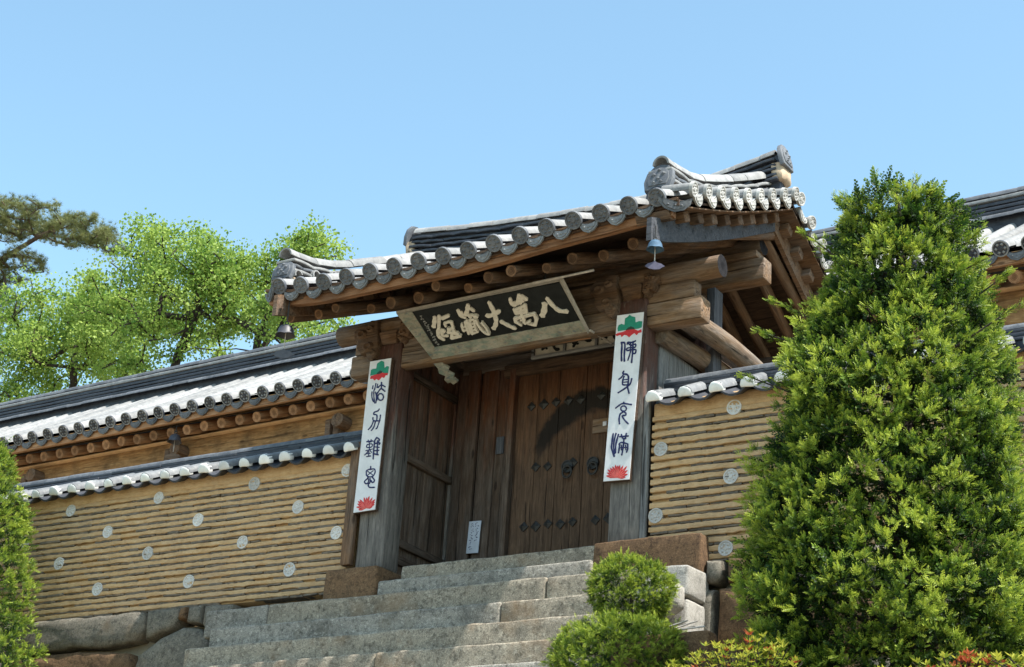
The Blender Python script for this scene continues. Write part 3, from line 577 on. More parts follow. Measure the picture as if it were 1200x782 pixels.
# back wall boards left of the door
xs = [.36, .50, .66, .70, .90, 1.10]
for i, (a, b) in enumerate(zip(xs, xs[1:])):
    plank_v(a, b, 1.17 + (.0, -.03, .02, -.006, .004)[i], -.05, 2.5, 'wood_plank', th=.05)
plank_v(1.09, 1.165, 1.11, -.05, 2.42, 'wood_plank', th=.1, name='door_frame')
gb('door_frame', (1.0, 1.12, 2.41), (3.05, 1.12, 2.41), .11, .13, 'wood_door')
for k in range(4): gb('plank', (.4, 1.16 + .004 * (k % 2), 2.55 + .17 * k), (3.1, 1.16 + .004 * (k % 2), 2.55 + .17 * k), .04, .166, 'wood_plank')
gb('threshold', (.36, 1.08, .0), (3.1, 1.08, .0), .2, .12, 'wood_plank')
gb('lock_plate', (.97, 1.139, 1.47), (.97, 1.139, 1.67), .10, .02, 'wood_bluegrey', up=(0, 1, 0))
# door leaves
md = M['wood_door_crescent'] if 'wood_door_crescent' in M else None
def crescent_door():  # door wood with a ragged dark crescent across the leaves
    m = M['wood_door'].copy(); m.name = 'wood_door_crescent'; t = m.node_tree
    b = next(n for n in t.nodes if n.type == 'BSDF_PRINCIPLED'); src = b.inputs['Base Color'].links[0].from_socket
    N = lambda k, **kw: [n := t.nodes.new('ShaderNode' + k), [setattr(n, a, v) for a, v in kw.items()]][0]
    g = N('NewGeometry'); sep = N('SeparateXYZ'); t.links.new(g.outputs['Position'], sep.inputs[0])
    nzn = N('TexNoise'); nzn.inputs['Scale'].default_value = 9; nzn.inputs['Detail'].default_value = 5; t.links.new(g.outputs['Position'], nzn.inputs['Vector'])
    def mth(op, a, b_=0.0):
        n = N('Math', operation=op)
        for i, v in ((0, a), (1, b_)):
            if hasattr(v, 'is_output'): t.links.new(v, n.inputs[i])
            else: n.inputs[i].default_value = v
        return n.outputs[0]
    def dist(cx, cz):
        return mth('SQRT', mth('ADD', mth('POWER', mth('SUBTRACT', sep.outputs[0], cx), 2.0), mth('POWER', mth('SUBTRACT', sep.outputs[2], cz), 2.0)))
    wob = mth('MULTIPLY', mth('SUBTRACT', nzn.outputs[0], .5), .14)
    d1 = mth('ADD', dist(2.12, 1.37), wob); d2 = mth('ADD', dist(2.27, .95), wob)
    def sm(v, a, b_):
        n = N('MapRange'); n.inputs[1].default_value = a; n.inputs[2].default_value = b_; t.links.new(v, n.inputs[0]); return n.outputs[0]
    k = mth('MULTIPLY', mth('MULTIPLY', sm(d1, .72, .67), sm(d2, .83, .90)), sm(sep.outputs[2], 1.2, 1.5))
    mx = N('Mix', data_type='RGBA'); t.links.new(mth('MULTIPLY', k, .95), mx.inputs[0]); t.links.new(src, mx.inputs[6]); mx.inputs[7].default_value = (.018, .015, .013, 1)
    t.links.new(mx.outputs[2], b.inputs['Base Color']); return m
M['wood_door_crescent'] = crescent_door()
def stud_me():
    q = .052; V = [(q, 0, 0), (0, 0, q), (-q, 0, 0), (0, 0, -q), (q, .012, 0), (0, .012, q), (-q, .012, 0), (0, .012, -q), (q * .35, -.012, 0), (0, -.012, q * .35), (-q * .35, -.012, 0), (0, -.012, -q * .35), (0, -.022, 0)]
    F = [(4, 5, 1, 0), (5, 6, 2, 1), (6, 7, 3, 2), (7, 4, 0, 3)] + [(i, (i + 1) % 4, 8 + (i + 1) % 4, 8 + i) for i in range(4)] + [(8 + i, 8 + (i + 1) % 4, 12) for i in range(4)]
    return mesh('stud', V, F, 20)
stud = stud_me(); stud.materials.append(M['iron'])
def torus_me(name, Rr, r, seg=20, sec=8, arc=1.0):
    V = []; F = []
    for i in range(seg):
        a = 2 * math.pi * i / seg
        for j in range(sec):
            b = 2 * math.pi * j / sec; V.append(((Rr + r * math.cos(b)) * math.cos(a), r * math.sin(b), (Rr + r * math.cos(b)) * math.sin(a)))
    for i in range(seg):
        for j in range(sec): F.append((i * sec + j, i * sec + (j + 1) % sec, ((i + 1) % seg) * sec + (j + 1) % sec, ((i + 1) % seg) * sec + j))
    return mesh(name, V, F)
ring_me = torus_me('ring_handle', .055, .011)
for leaf_i, (a, b, cuts) in enumerate(((1.165, 2.035, (1.165, 1.43, 1.70, 2.035)), (2.04, 2.92, (2.04, 2.30, 2.62, 2.92)))):
    lf = put('door_leaf', None, gate, None, ((a + b) / 2, 1.15, 0)); lf.empty_display_size = .2; G(lf)
    inv = Matrix.Translation((-(a + b) / 2, -1.15, 0))
    for c0, c1 in zip(cuts, cuts[1:]):
        o = plank_v(c0, c1, 1.15 + random.uniform(-.004, .004), -.02, 2.345, 'wood_door_crescent', parent=lf, name='board'); o.matrix_basis = inv @ o.matrix_basis
    for zr, xs in ((1.965, np.arange(a + .19, b - .02, .155)), (1.25, (a + .29, a + .44, b - .12) if leaf_i == 0 else (2.34, 2.5, 2.66)), (.592, np.arange(a + .186, b + .01, .15))):
        for x in xs:
            o = put('stud', stud, lf, None, (x - (a + b) / 2, -.030, zr + random.uniform(-.012, .012)), (0, random.uniform(-.12, .12), 0)); sc = random.uniform(1.02, 1.22); o.scale = (sc, 1, sc)
    kx = (1.86, 2.17)[leaf_i]
    V, F = disc_geo(.07, .03, 16, 0); o = put('handle_plate', mesh('handle_plate', V, F), lf, M['iron'], (kx - (a + b) / 2, -.05, 1.21))
    o = put('ring_handle', ring_me, lf, M['iron'], (kx + .02 - (a + b) / 2, -.075, 1.14)); o.scale = (1, 1, 1.2)
    if leaf_i == 1:
        V, F = rbox_geo(.55, .022, .16, r=.006, n=(4, 1, 1), amp=.003); put('patch_board', mesh('patch_board', V, F), lf, M['wood_beam'], (2.42 - (a + b) / 2, -.032, 1.62))
        V, F = rbox_geo(.045, .012, .05, r=.004); put('tag', mesh('tag', V, F), lf, M['sign_white'], (2.30 - (a + b) / 2, -.05, 1.63))

# narrow boards where mud wall meets post
gb('edge_board', (-.085, -.01, .0), (-.085, -.01, 1.36), .07, .13, 'wood_warm', up=(1, 0, 0))
gb('edge_board', (3.385, .04, -.07), (3.385, .04, 1.42), .06, .06, 'wood_grey', up=(1, 0, 0))

# ------------------------------------------------------------------ gate roof
raf_L = 2.75
def rafter_me(name, L):
    V, F = log_geo(L, .059, .066, 12, 5, .006, 3); me = mesh(name, V, F, 50); me.materials.append(M['wood_warm']); me.materials.append(M['end_warm'])
    me.polygons[-1].material_index = 1; me.polygons[-2].material_index = 1; return me
raf = rafter_me('rafter', raf_L)
RAFX = [-.43 + .3137 * k for k in range(15)]
for i, x in enumerate(RAFX):
    zc = interp([(-.5, 2.55), (.2, 2.525), (2.0, 2.51), (2.7, 2.55), (3.3, 2.585), (4.0, 2.63)], x)
    dy = random.uniform(-.09, .12)
    for s in (1, -1):
        y0 = RY - s * (RY + .95) + dy * s
        p0 = Vector((x + random.uniform(-.035, .035), y0, zc - .03 + random.uniform(-.02, .02))); p1 = Vector((x + random.uniform(-.06, .06), RY, 3.66))
        Mx = frame(p0, p1, mid=False)
        ro = G(put('rafter', raf, gate, None, Mx)); q_ = random.uniform(.86, 1.1); ro.scale = (1, q_, q_ * random.uniform(.93, 1.05))
# sheathing under the tiles
def sheath():
    xs = np.linspace(-.62, 4.28, 24); mb = MB()
    for s in (1, -1):
        ys = [RY - s * (2.60 - 2.60 * t / 8) for t in range(9)]; b = len(mb.v)
        for off in (-.13, -.075):
            for y in ys:
                for x in xs: mb.v.append(Vector((x, y, roof_z(x, y) + off)))
        nx, ny = len(xs), len(ys)
        for o in (0, nx * ny):
            for j in range(ny - 1):
                for i in range(nx - 1):
                    q = (b + o + j * nx + i, b + o + j * nx + i + 1, b + o + (j + 1) * nx + i + 1, b + o + (j + 1) * nx + i)
                    mb.f.append(q if (o > 0) == (s > 0) else q[::-1])
        for i in range(nx - 1): mb.f.append((b + i, b + i + 1, b + nx * ny + i + 1, b + nx * ny + i))
        for e in (0, nx - 1):
            for j in range(ny - 1): mb.f.append((b + j * nx + e, b + (j + 1) * nx + e, b + nx * ny + (j + 1) * nx + e, b + nx * ny + j * nx + e))
    return mb.me('sheathing', 30)
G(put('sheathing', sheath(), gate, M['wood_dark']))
def strip(name, path, w, h, mat, parent=gate, amp=.004, seed=0):
    """bar of section w (across, y) x h swept along a path"""
    V = []; F = []
    for k, p in enumerate(path):
        a = amp * nz((k * .7, 0, 0), 1.0, seed)
        for (dy, dz) in ((-w / 2, -h / 2), (w / 2, -h / 2), (w / 2, h / 2), (-w / 2, h / 2)): V.append(Vector((p[0], p[1] + dy + a, p[2] + dz + a)))
    for k in range(len(path) - 1):
        for j in range(4): F.append((k * 4 + j, k * 4 + (j + 1) % 4, (k + 1) * 4 + (j + 1) % 4, (k + 1) * 4 + j)[::-1])
    F.append((0, 1, 2, 3)); n = len(path) * 4; F.append((n - 1, n - 2, n - 3, n - 4))
    return put(name, mesh(name, V, F, 35), parent, M[mat])
for s in (1, -1):
    yy = RY - s * (RY + 1.09)
    G(strip('fascia', [(x, yy, interp(EAVE, x) - .125) for x in np.linspace(-.60, 4.2, 26)], .07, .125, 'wood_fascia', seed=2))
    G(strip('tile_bed', [(x, yy - s * .03, interp(EAVE, x) - .045) for x in np.linspace(-.64, 4.27, 26)], .1, .03, 'wood_warm', seed=5))
# pan surface and upper cover tiles (out of sight from below): joined
mbp = MB(); NXT = 16; X0, X1 = -.40, 4.09; PIT = (X1 - X0) / (NXT - 1)
EX = [X0 + PIT * k for k in range(NXT)]
xs = np.linspace(-.62, 4.28, 16 * 4 + 1)
for s in (1, -1):
    ys = [RY - s * (2.62 - 2.62 * t / 9) for t in range(10)]; b = len(mbp.v); nx = len(xs)
    for y in ys:
        for x in xs: mbp.v.append(Vector((x, y, roof_z(x, y) - .035 - .03 * (.5 - .5 * math.cos(2 * math.pi * (x - X0) / PIT)))))
    for j in range(len(ys) - 1):
        for i in range(nx - 1):
            q = (b + j * nx + i, b + j * nx + i + 1, b + (j + 1) * nx + i + 1, b + (j + 1) * nx + i); mbp.f.append(q if s > 0 else q[::-1])
o = G(put('roof_pan', mbp.me('roof_pan', 60), gate, M['tile_dark'])); o['kind'] = 'stuff'
cov = cover_end_me('eave_tile', .34, .078, .22); cov.materials.append(M['tile_pale']); [cov.materials.append(M[k_]) for k_ in ('tile', 'tile')]  # disc faces darker than the tubes: front shade put into the colour
pan = pan_end_me('drop_tile', .205, .125); pan.materials.append(M['tile_mid'])
mbt = MB()
for s in (1, -1):
    rz = 0 if s > 0 else math.pi
    for i, x in enumerate(EX):
        y0 = RY - s * 2.67; z0 = roof_z(x, y0) + .0
        Mx = Matrix.Translation((x, y0, z0)) @ Matrix.Rotation(rz, 4, 'Z') @ Matrix.Rotation(SL * .93 + random.uniform(-.03, .03), 4, 'X') @ Matrix.Rotation(random.uniform(-.04, .04), 4, 'Z')
        G(put('eave_tile', cov, gate, None, Mx))
        for k in range(1, 8):
            yk = RY - s * (2.67 - .31 * k)
            if abs(yk - RY) < .1: continue
            V, F = half_tube(.33, .078 + .004, r2=.074); T = Matrix.Translation((x, yk, roof_z(x, yk))) @ Matrix.Rotation(rz, 4, 'Z') @ Matrix.Rotation(SL, 4, 'X'); mbt.add(V, F, T)
        if i < NXT - 1:
            xm = x + PIT / 2
            Mx = Matrix.Translation((xm, y0 + s * .02, roof_z(xm, y0) - .035)) @ Matrix.Rotation(rz, 4, 'Z') @ Matrix.Rotation(.1 + random.uniform(-.08, .08), 4, 'X') @ Matrix.Rotation(random.uniform(-.04, .04), 4, 'Y')
            G(put('drop_tile', pan, gate, None, Mx))
o = G(put('roof_tile', mbt.me('roof_tile', 50), gate, M['tile_pale'])); o['kind'] = 'stuff'
# verges: bargeboards, short rafters, sideways tiles
vt = cover_end_me('verge_tile', .30, .066, .1); vt.materials.append(M['tile_pale']); [vt.materials.append(M[k_]) for k_ in ('disc_pale', 'disc_pale')]
vp = pan_end_me('verge_drop', .20, .13, .26); vp.materials.append(M['disc_pale'])
def vz(d): return roof_z(2.0, RY - (2.65 - d))               # d = run from the eave
for side, xv in ((1, 4.33), (-1, -.64)):
    rz = math.pi / 2 if side > 0 else -math.pi / 2
    for s in (1, -1):
        ztop = lambda y: roof_z(xv, y) - .20
        # bargeboard: a bent board, lower end cut round
        pts = []
        for t in np.linspace(0, 1, 9):
            y = -1.30 + (RY + 1.30) * t; pts.append((y, 2.36 + 1.33 * t - .05 * math.sin(math.pi * t) + .2 * max(0, .1 - t)))
        up_ = [(y, z + .235) for y, z in pts]; dn = [(y, z) for y, z in pts]
        ol = dn + up_[::-1]
        V = []; n = len(pts)
        for dx in (0, .05):
            for (y, z) in dn: V.append(Vector((xv - side * (.25 + dx), RY - s * (RY - y), z)))
            for (y, z) in up_: V.append(Vector((xv - side * (.25 + dx), RY - s * (RY - y), z)))
        F = []
        for i in range(n - 1):
            F += [(i, i + 1, n + i + 1, n + i), (2 * n + i, 2 * n + n + i, 2 * n + n + i + 1, 2 * n + i + 1), (i, 2 * n + i, 2 * n + i + 1, i + 1), (n + i, n + i + 1, 3 * n + i + 1, 3 * n + i)]
        F += [(0, n, 3 * n, 2 * n), (n - 1, 2 * n + n - 1, 4 * n - 1, 2 * n - 1)]
        me = mesh('bargeboard', V, F, 30); bm = bmesh.new(); bm.from_mesh(me); bmesh.ops.recalc_face_normals(bm, faces=bm.faces); bm.to_mesh(me); bm.free()
        G(put('bargeboard', me, gate, M['wood_bluegrey' if s > 0 and side > 0 else 'wood_warm']))
        nshort = 9
        for k in range(nshort):
            y = -1.08 + k * .295; yw = RY - s * (RY - y); zc = roof_z(xv, yw) - .205
            Mx = Matrix.Translation((xv - side * .33, yw, zc)) @ Matrix.Rotation(SL * s, 4, 'X')
            V, F = rbox_geo(.36, .13, .105, r=.01, amp=.003, seed=k); G(put('short_rafter', mesh('short_rafter', V, F), gate, M['wood_warm'], Mx))
        nv = 9
        for k in range(nv):
            y = -.98 + k * .295; yw = RY - s * (RY - y); z = roof_z(xv, yw) + .035
            T = Matrix.Translation((xv, yw, z)) @ Matrix.Rotation(SL * s, 4, 'X') @ Matrix.Rotation(rz, 4, 'Z') @ Matrix.Rotation(.10 + random.uniform(-.03, .03), 4, 'X')
            G(put('verge_tile', vt, gate, None, T))
            y += .147; yw = RY - s * (RY - y)
            if y < RY - .05:
                T = Matrix.Translation((xv - side * .01, yw, roof_z(xv, yw) + .01)) @ Matrix.Rotation(SL * s, 4, 'X') @ Matrix.Rotation(rz, 4, 'Z') @ Matrix.Rotation(random.uniform(-.06, .06), 4, 'X')
                G(put('verge_drop', vp, gate, None, T))
        # strip of boarding the verge tiles lie on
        path = []
        mb = MB(); b = 0
        for t in np.linspace(0, 1, 10):
            y = RY - s * (RY - (-1.12 + (RY + 1.12) * t))
            for dx, dz in ((.0, -.145), (-.36, -.145), (-.36, -.10), (0, -.10)): mb.v.append(Vector((xv + side * (dx - .05), y, roof_z(xv, y) + dz)))
        for k in range(9):
            for j in range(4): mb.f.append((k * 4 + j, k * 4 + (j + 1) % 4, (k + 1) * 4 + (j + 1) % 4, (k + 1) * 4 + j))
        mb.f += [(0, 1, 2, 3), (36, 37, 38, 39)]
        me = mb.me('verge_board', 30); bm = bmesh.new(); bm.from_mesh(me); bmesh.ops.recalc_face_normals(bm, faces=bm.faces); bm.to_mesh(me); bm.free()
        G(put('verge_board', me, gate, M['wood_warm']))
# corner tile at each front corner
for x, sgn in ((4.25, 1), (-.60, -1)):
    T = Matrix.Translation((x, -1.17, roof_z(x, -1.2) - .02)) @ Matrix.Rotation(sgn * R(38), 4, 'Z') @ Matrix.Rotation(.25, 4, 'X')
    me = pan_end_me('corner_drop', .33, .15); me.materials.append(M['tile']); G(put('corner_drop', me, gate, None, T))
# ridges: courses of thin tiles with round tiles on top
ridge_shared = {}
def ridge_piece(L, w, h, kind):
    key = (round(L, 2), round(w, 2), round(h, 3), kind)
    if key in ridge_shared: return ridge_shared[key]
    if kind == 'flat':
        V, F = rbox_geo(L, w, h, r=.008, n=(3, 1, 1)); V = [Vector((v.x, v.y, v.z - .012 * (2 * v.x / L) ** 2)) for v in V]
        me = mesh('ridge_tile', V, F)
    else:
        V, F = half_tube(L, w / 2, 8, .02); V = [Vector((v[1] - L / 2, -v[0], v[2])) for v in V]; me = mesh('ridge_cap_tile', V, F, 50)
    ridge_shared[key] = me; return me
def ridge(path, layers, w, h, mats, capmat, tl=.33, jit=.012):
    P = [Vector(p) for p in path]; seg = [(b - a).length for a, b in zip(P, P[1:])]; tot = sum(seg)
    def at_(s_):
        for a, b, l in zip(P, P[1:], seg):
            if s_ <= l: return a + (b - a) * (s_ / l)
            s_ -= l
        return P[-1]
    for k in range(layers + 1):
        n = int(tot / tl); st = tot / n; off = st * .5 * (k % 2)
        for i in range(n + (1 if k % 2 else 0)):
            s0 = max(0, i * st - off); s1 = min(tot, (i + 1) * st - off)
            if s1 - s0 < .05: continue
            a = at_(s0); b = at_(s1); up = Vector((0, 0, 1)); Mx = frame(a, b, up)
            L = st * 1.03 if s1 - s0 > st * .9 else s1 - s0
            wk = w * (1.0 - .05 * k) + (.03 if k % 2 == 0 else 0)
            Mx = Mx @ Matrix.Translation((0, random.uniform(-jit, jit) * .6, h * (k + .5) + random.uniform(-.4, .4) * jit)) @ Matrix.Rotation(random.uniform(-.02, .02), 4, 'Y')
            if k < layers: G(put('ridge_tile', ridge_piece(L, wk, h * .52, 'flat'), gate, M[mats[k % len(mats)]], Mx))
            else: G(put('ridge_cap_tile', ridge_piece(L, w * .72, h, 'cap'), gate, M[capmat], Mx))
ridge_core = MB()
def core(path, w, h):
    b = len(ridge_core.v)
    for p in path:
        for dx, dz in ((-w / 2, -.1), (w / 2, -.1), (w / 2, h), (-w / 2, h)):
            d = Vector((dx, 0, 0)) if abs(path[0][0] - path[-1][0]) < .5 else Vector((0, dx, 0))
            ridge_core.v.append(Vector(p) + d + Vector((0, 0, dz)))
    for k in range(len(path) - 1):
        for j in range(4): ridge_core.f.append((b + k * 4 + j, b + k * 4 + (j + 1) % 4, b + (k + 1) * 4 + (j + 1) % 4, b + (k + 1) * 4 + j))
    n = b + len(path) * 4; ridge_core.f += [(b, b + 1, b + 2, b + 3), (n - 4, n - 3, n - 2, n - 1)]
RT = [(-.72, 4.64), (-.3, 4.585), (.25, 4.53), (1.3, 4.45), (2.4, 4.41), (3.0, 4.45), (3.6, 4.54), (4.2, 4.64)]
rp = [(x, RY, interp(RT, x) - .40) for x in np.linspace(-.68, 4.16, 15)]
ridge(rp, 5, .26, .062, ['tile_dark', 'tile_dark'], 'tile_pale', .32); core(rp, .13, .34)
for xv in (3.94, -.50):
    zo = -.03 if xv > 0 else -.09
    for s in (1, -1):
        path = []
        for t in np.linspace(0, 1, 9):
            rl = 2.35 if xv > 0 else 2.5; d = rl * t; y = RY - s * (rl - d) ; lift = .18 * max(0, 1 - t * 2.6) ** 2 + .04 * t
            path.append((xv, y, roof_z(xv, y) + .06 + zo + lift))
        ridge(path, 3, .25, .058, ['tile_pale', 'tile'], 'tile_pale', .34); core(path, .11, .16)
        y = RY - s * (2.40 if xv > 0 else 2.55); z = roof_z(xv, y) + zo
        T = Matrix.Translation((xv, y - s * .02, z + .17)) @ Matrix.Rotation(0 if s > 0 else math.pi, 4, 'Z') @ Matrix.Rotation(R(-14), 4, 'X')
        G(put('end_tile', end_tile_geo(*((.32, .31) if xv > 0 else (.29, .25))).me('end_tile', 40), gate, M['tile'], T))
        T = Matrix.Translation((xv, y - s * .03, z + .09)) @ Matrix.Rotation(0 if s > 0 else math.pi, 4, 'Z')
        V, F = disc_geo(.105, .3, 16, 6); G(put('end_disc', mesh('end_disc', V, F, 45), gate, M['tile_dark'], T))
        V, F = rbox_geo(.26, .16, .12, r=.04, n=(3, 3, 3), amp=.03, freq=9); G(put('mortar', mesh('mortar', V, F), gate, M['mortar'], (xv, y + s * .10, z + .17)))
for x, sg in ((4.24, 1), (-.76, -1)):
    T = Matrix.Translation((x, RY, 4.42)) @ Matrix.Rotation(sg * math.pi / 2, 4, 'Z') @ Matrix.Rotation(R(-12), 4, 'X')
    G(put('end_tile', end_tile_geo(.30, .29).me('end_tile', 40), gate, M['tile'], T))
    V, F = rbox_geo(.14, .24, .22, r=.04, n=(3, 3, 3), amp=.03, freq=9); G(put('mortar', mesh('mortar', V, F), gate, M['mortar'], (x - sg * .1, RY, 4.36)))
me = ridge_core.me('ridge_core', 30); bm = bmesh.new(); bm.from_mesh(me); bmesh.ops.recalc_face_normals(bm, faces=bm.faces); bm.to_mesh(me); bm.free()
G(put('ridge_core', me, gate, M['tile_dark']))
# ------------------------------------------------------------------ name board (leans far forward under the eave)
nb = thing('name_board', 'long black name board with five pale brushed characters, leaning forward under the gate eave', 'signboard', (.87, -.1, 2.28))
va = Vector((0, -.45, .22)).normalized(); PANEL = Matrix((Vector((1, 0, 0)), -Vector((1, 0, 0)).cross(va), va)).transposed().to_4x4()
# local: x right, z up the board, -y towards the reader
def NB(o): o.matrix_basis = PANEL @ o.matrix_basis; return o
NB(put('panel', rbox('panel', 1.80, .03, .52, r=.004, n=(8, 1, 3)), nb, M['board_black'], (.895, .022, .252)))
for k, v_ in enumerate((.0, .0)): pass
def quad_board(name, pts, th, mat, parent, fn, n=8):
    """flat board given by four (x, y, z) corners, thickness th behind"""
    P = [Vector(p) for p in pts]; nr = (P[1] - P[0]).cross(P[3] - P[0]).normalized(); V = []; F = []
    for off in (0, -th):
        for i in range(n + 1):
            t = i / n; a = P[0].lerp(P[1], t) + nr * off; b = P[3].lerp(P[2], t) + nr * off; V += [a, b]
    m = (n + 1) * 2
    for i in range(n):
        F += [(2 * i, 2 * i + 2, 2 * i + 3, 2 * i + 1), (m + 2 * i, m + 2 * i + 1, m + 2 * i + 3, m + 2 * i + 2), (2 * i, m + 2 * i, m + 2 * i + 2, 2 * i + 2), (2 * i + 1, 2 * i + 3, m + 2 * i + 3, m + 2 * i + 1)]
    F += [(0, 1, m + 1, m), (2 * n, m + 2 * n, m + 2 * n + 1, 2 * n + 1)]
    me = mesh(name, V, F, 30); bm = bmesh.new(); bm.from_mesh(me); bmesh.ops.recalc_face_normals(bm, faces=bm.faces); bm.to_mesh(me); bm.free()
    return fn(put(name, me, parent, M[mat]))
quad_board('frame_board', [(-.10, -.02, -.155), (1.80, -.02, -.19), (1.785, .0, .002), (-.004, .0, -.004)], .03, 'faded_paint', nb, NB)
quad_board('frame_board', [(-.165, -.03, .545), (-.10, -.02, -.155), (-.004, .0, -.004), (.002, .0, .512)], .03, 'faded_paint', nb, NB)
quad_board('frame_board', [(.0, .0, .512), (1.80, .0, .532), (1.845, -.03, .585), (-.165, -.03, .548)], .025, 'frame_edge', nb, NB)
quad_board('frame_board', [(1.782, .0, .0), (1.805, -.035, -.19), (1.85, -.035, .588), (1.80, .0, .53)], .03, 'frame_edge', nb, NB, 8)
quad_board('frame_edge', [(-.09, -.024, -.195), (1.80, -.024, -.228), (1.80, -.021, -.19), (-.09, -.021, -.157)], .03, 'wood_fascia', nb, NB)
# carved tail hanging from the lower left corner
tail = [(-.125, -.15), (-.005, -.17), (.0, -.24), (.03, -.30), (-.01, -.34), (.035, -.40), (.01, -.44), (.03, -.50), (-.04, -.53), (-.06, -.49), (-.10, -.50), (-.11, -.44), (-.07, -.39), (-.125, -.34), (-.10, -.27)]
V, F = prism(tail, .035, .008); NB(put('carved_tail', mesh('carved_tail', V, F), nb, M['faded_paint'], (0, -.03, 0)))
for nm in ('eight', 'myriad', 'great', 'store', 'canon'):
    mb = MB()
    for k, (pts, w) in enumerate(GLYPHS[nm]): ribbon(mb, pts, w, .014 + .0012 * k)
    NB(put('character', mb.me('character', 30), nb, M['gold_white'], (0, .008, 0)))
mb = MB()
for k, (pts, w) in enumerate(GLYPHS['inscription']): ribbon(mb, pts, w, .004 + .0002 * k)
NB(put('inscription', mb.me('inscription', 30), nb, M['ink_white'], (0, .0075, 0)))
NB(log('top_rod', (1.55, -.05, .61), (2.25, -.05, .625), .012, .014, M['rod'], nb))
NB(log('hook_rod', (1.86, -.05, -.10), (1.93, .06, -.40), .011, .011, M['rod'], nb))
for x in (.25, 1.55): NB(log('bracket_iron', (x, .03, .45), (x, .30, .52), .012, .012, M['iron'], nb))

# ------------------------------------------------------------------ upright couplet boards on the posts
def couplet(name, label, quad, x0, z0, tag, y=-.075):
    root = thing(name, label, 'signboard', (x0, y, z0), group='white couplet boards on the gate posts')
    q = [(p[0] - x0, 0, p[1] - z0) for p in quad]
    quad_board('panel', q, .035, 'sign_white', root, lambda o: o, 6)
    cx = sum(p[0] for p in q) / 4; cz = sum(p[2] for p in q) / 4
    q2 = [(cx + (p[0] - cx) * 1.045, .008, cz + (p[2] - cz) * 1.006) for p in q]
    quad_board('backing', q2, .04, 'wood_dark', root, lambda o: o, 2)
    for nm in [k for k in GLYPHS if k.startswith(tag)]:
        mb = MB()
        for k, (pts, w) in enumerate(GLYPHS[nm]): ribbon(mb, pts, w * .92, .003 + .0003 * k)
        put('character', mb.me('character', 30), root, M['ink_blue'])
    fl = put('lotus_leaf', None, root); fl.empty_display_size = .1
    for nm, mat, d in (('red', 'paint_red', .003), ('green', 'paint_green', .0045), ('leafdark', 'paint_dark', .006)):
        V, F = prism(FLOWERS[tag + nm], d); put({'red': 'petal_row', 'green': 'leaf', 'leafdark': 'leaf_shade'}[nm], mesh(nm, [(v.x, v.y - d, v.z) for v in V], F, 30), fl, M[mat])
    c, tips = FLOWERS[tag + 'lotus']; lo = put('lotus', None, root); lo.empty_display_size = .1
    mo = MB(); mi = MB(); c = Vector(c)
    for k, tpt in enumerate(tips):
        tv = Vector(tpt); d = (tv - c); nrm = Vector((-d.y, d.x)).normalized(); wv = .0145
        for m_, f_, dd, ln in ((mo, 1.0, .003 + .0004 * (k % 3), 1.0), (mi, .42, .0048 + .0004 * (k % 3), .82)):
            pts = [c, c + d * .55 * ln + nrm * wv * f_, c + d * .85 * ln + nrm * wv * .6 * f_, c + d * ln, c + d * .85 * ln - nrm * wv * .6 * f_, c + d * .55 * ln - nrm * wv * f_]
            V, F = prism(pts, dd); m_.add([(v.x, v.y - dd, v.z) for v in V], F)
    put('petal', mo.me('petal', 30), lo, M['paint_red']); put('petal_heart', mi.me('petal_heart', 30), lo, M['paint_pink'])
    return root
couplet('couplet_board', 'white upright board with blue seal characters on the left gate post', [(-.011, .55), (.268, .556), (.292, 2.254), (.013, 2.256)], -.035, .58, 'l_')
couplet('couplet_board', 'white upright board with blue seal characters on the right gate post', [(2.99, .545), (3.272, .533), (3.362, 2.266), (3.062, 2.278)], 2.99, .57, 'r_')

# second small framed board, half hidden behind the name board
sb = thing('framed_panel_sign', 'small weathered framed board with dark brush strokes, half hidden behind the name board', 'signboard', (1.78, .40, 2.195))
gw = 1.18
for z, h in ((0, .035), (.36, .035)): put('frame_rail', rbox('frame_rail', gw, .03, h, r=.005, n=(6, 1, 1)), sb, M['wood_grey'], (gw / 2, -.005, z))
for k in range(4): put('frame_stile', rbox('frame_stile', .032, .026, .34, r=.005), sb, M['wood_grey'], (.016 + k * (gw - .032) / 3, -.004, .18))
for k in range(3):
    x0 = .035 + k * (gw - .032) / 3; ww = (gw - .032) / 3 - .034
    put('panel', rbox('panel', ww, .012, .322, r=.003), sb, M['old_panel'], (x0 + ww / 2, .01, .18))
    mb = MB()
    for j, (pts, w) in enumerate((([(.05, .26), (.16, .20), (.27, .25)], .03), ([(.16, .3), (.14, .14), (.07, .06)], .036), ([(.16, .2), (.22, .08), (.28, .06)], .034), ([(.07, .1), (.13, .07)], .025))):
        ribbon(mb, [(p[0] + .03 * math.sin(k * 2.1 + p[1] * 9), p[1] + .02 * math.cos(k * 3 + p[0] * 12)) for p in pts], w, .003 + .0004 * j)
    put('brush_character', mb.me('brush_character', 30), sb, M['ink_black'], (x0, .003, .01))

# small notice on the porch boards
no = thing('notice', 'small pale blue notice fixed low on the planks left of the door', 'notice', (.74, 1.10, .36))
put('sheet', rbox('sheet', .155, .010, .36, r=.003), no, M['paper'], (.0, 0, .18), (0, R(2), 0))
mb = MB(); rg = random.Random(4)
for cx in (-.035, .022):
    for k in range(10):
        z = .33 - k * .031
        if cx > 0 and k > 6: continue
        for j in range(3):
            a = (cx + rg.uniform(-.014, .014), z + rg.uniform(-.01, .01)); ribbon(mb, [a, (a[0] + rg.uniform(-.016, .018), a[1] + rg.uniform(-.012, .012))], .005, .0015 + .0002 * j)
put('lettering', mb.me('lettering', 30), no, M['ink_blue'], (0, -.0052, 0), (0, R(2), 0))

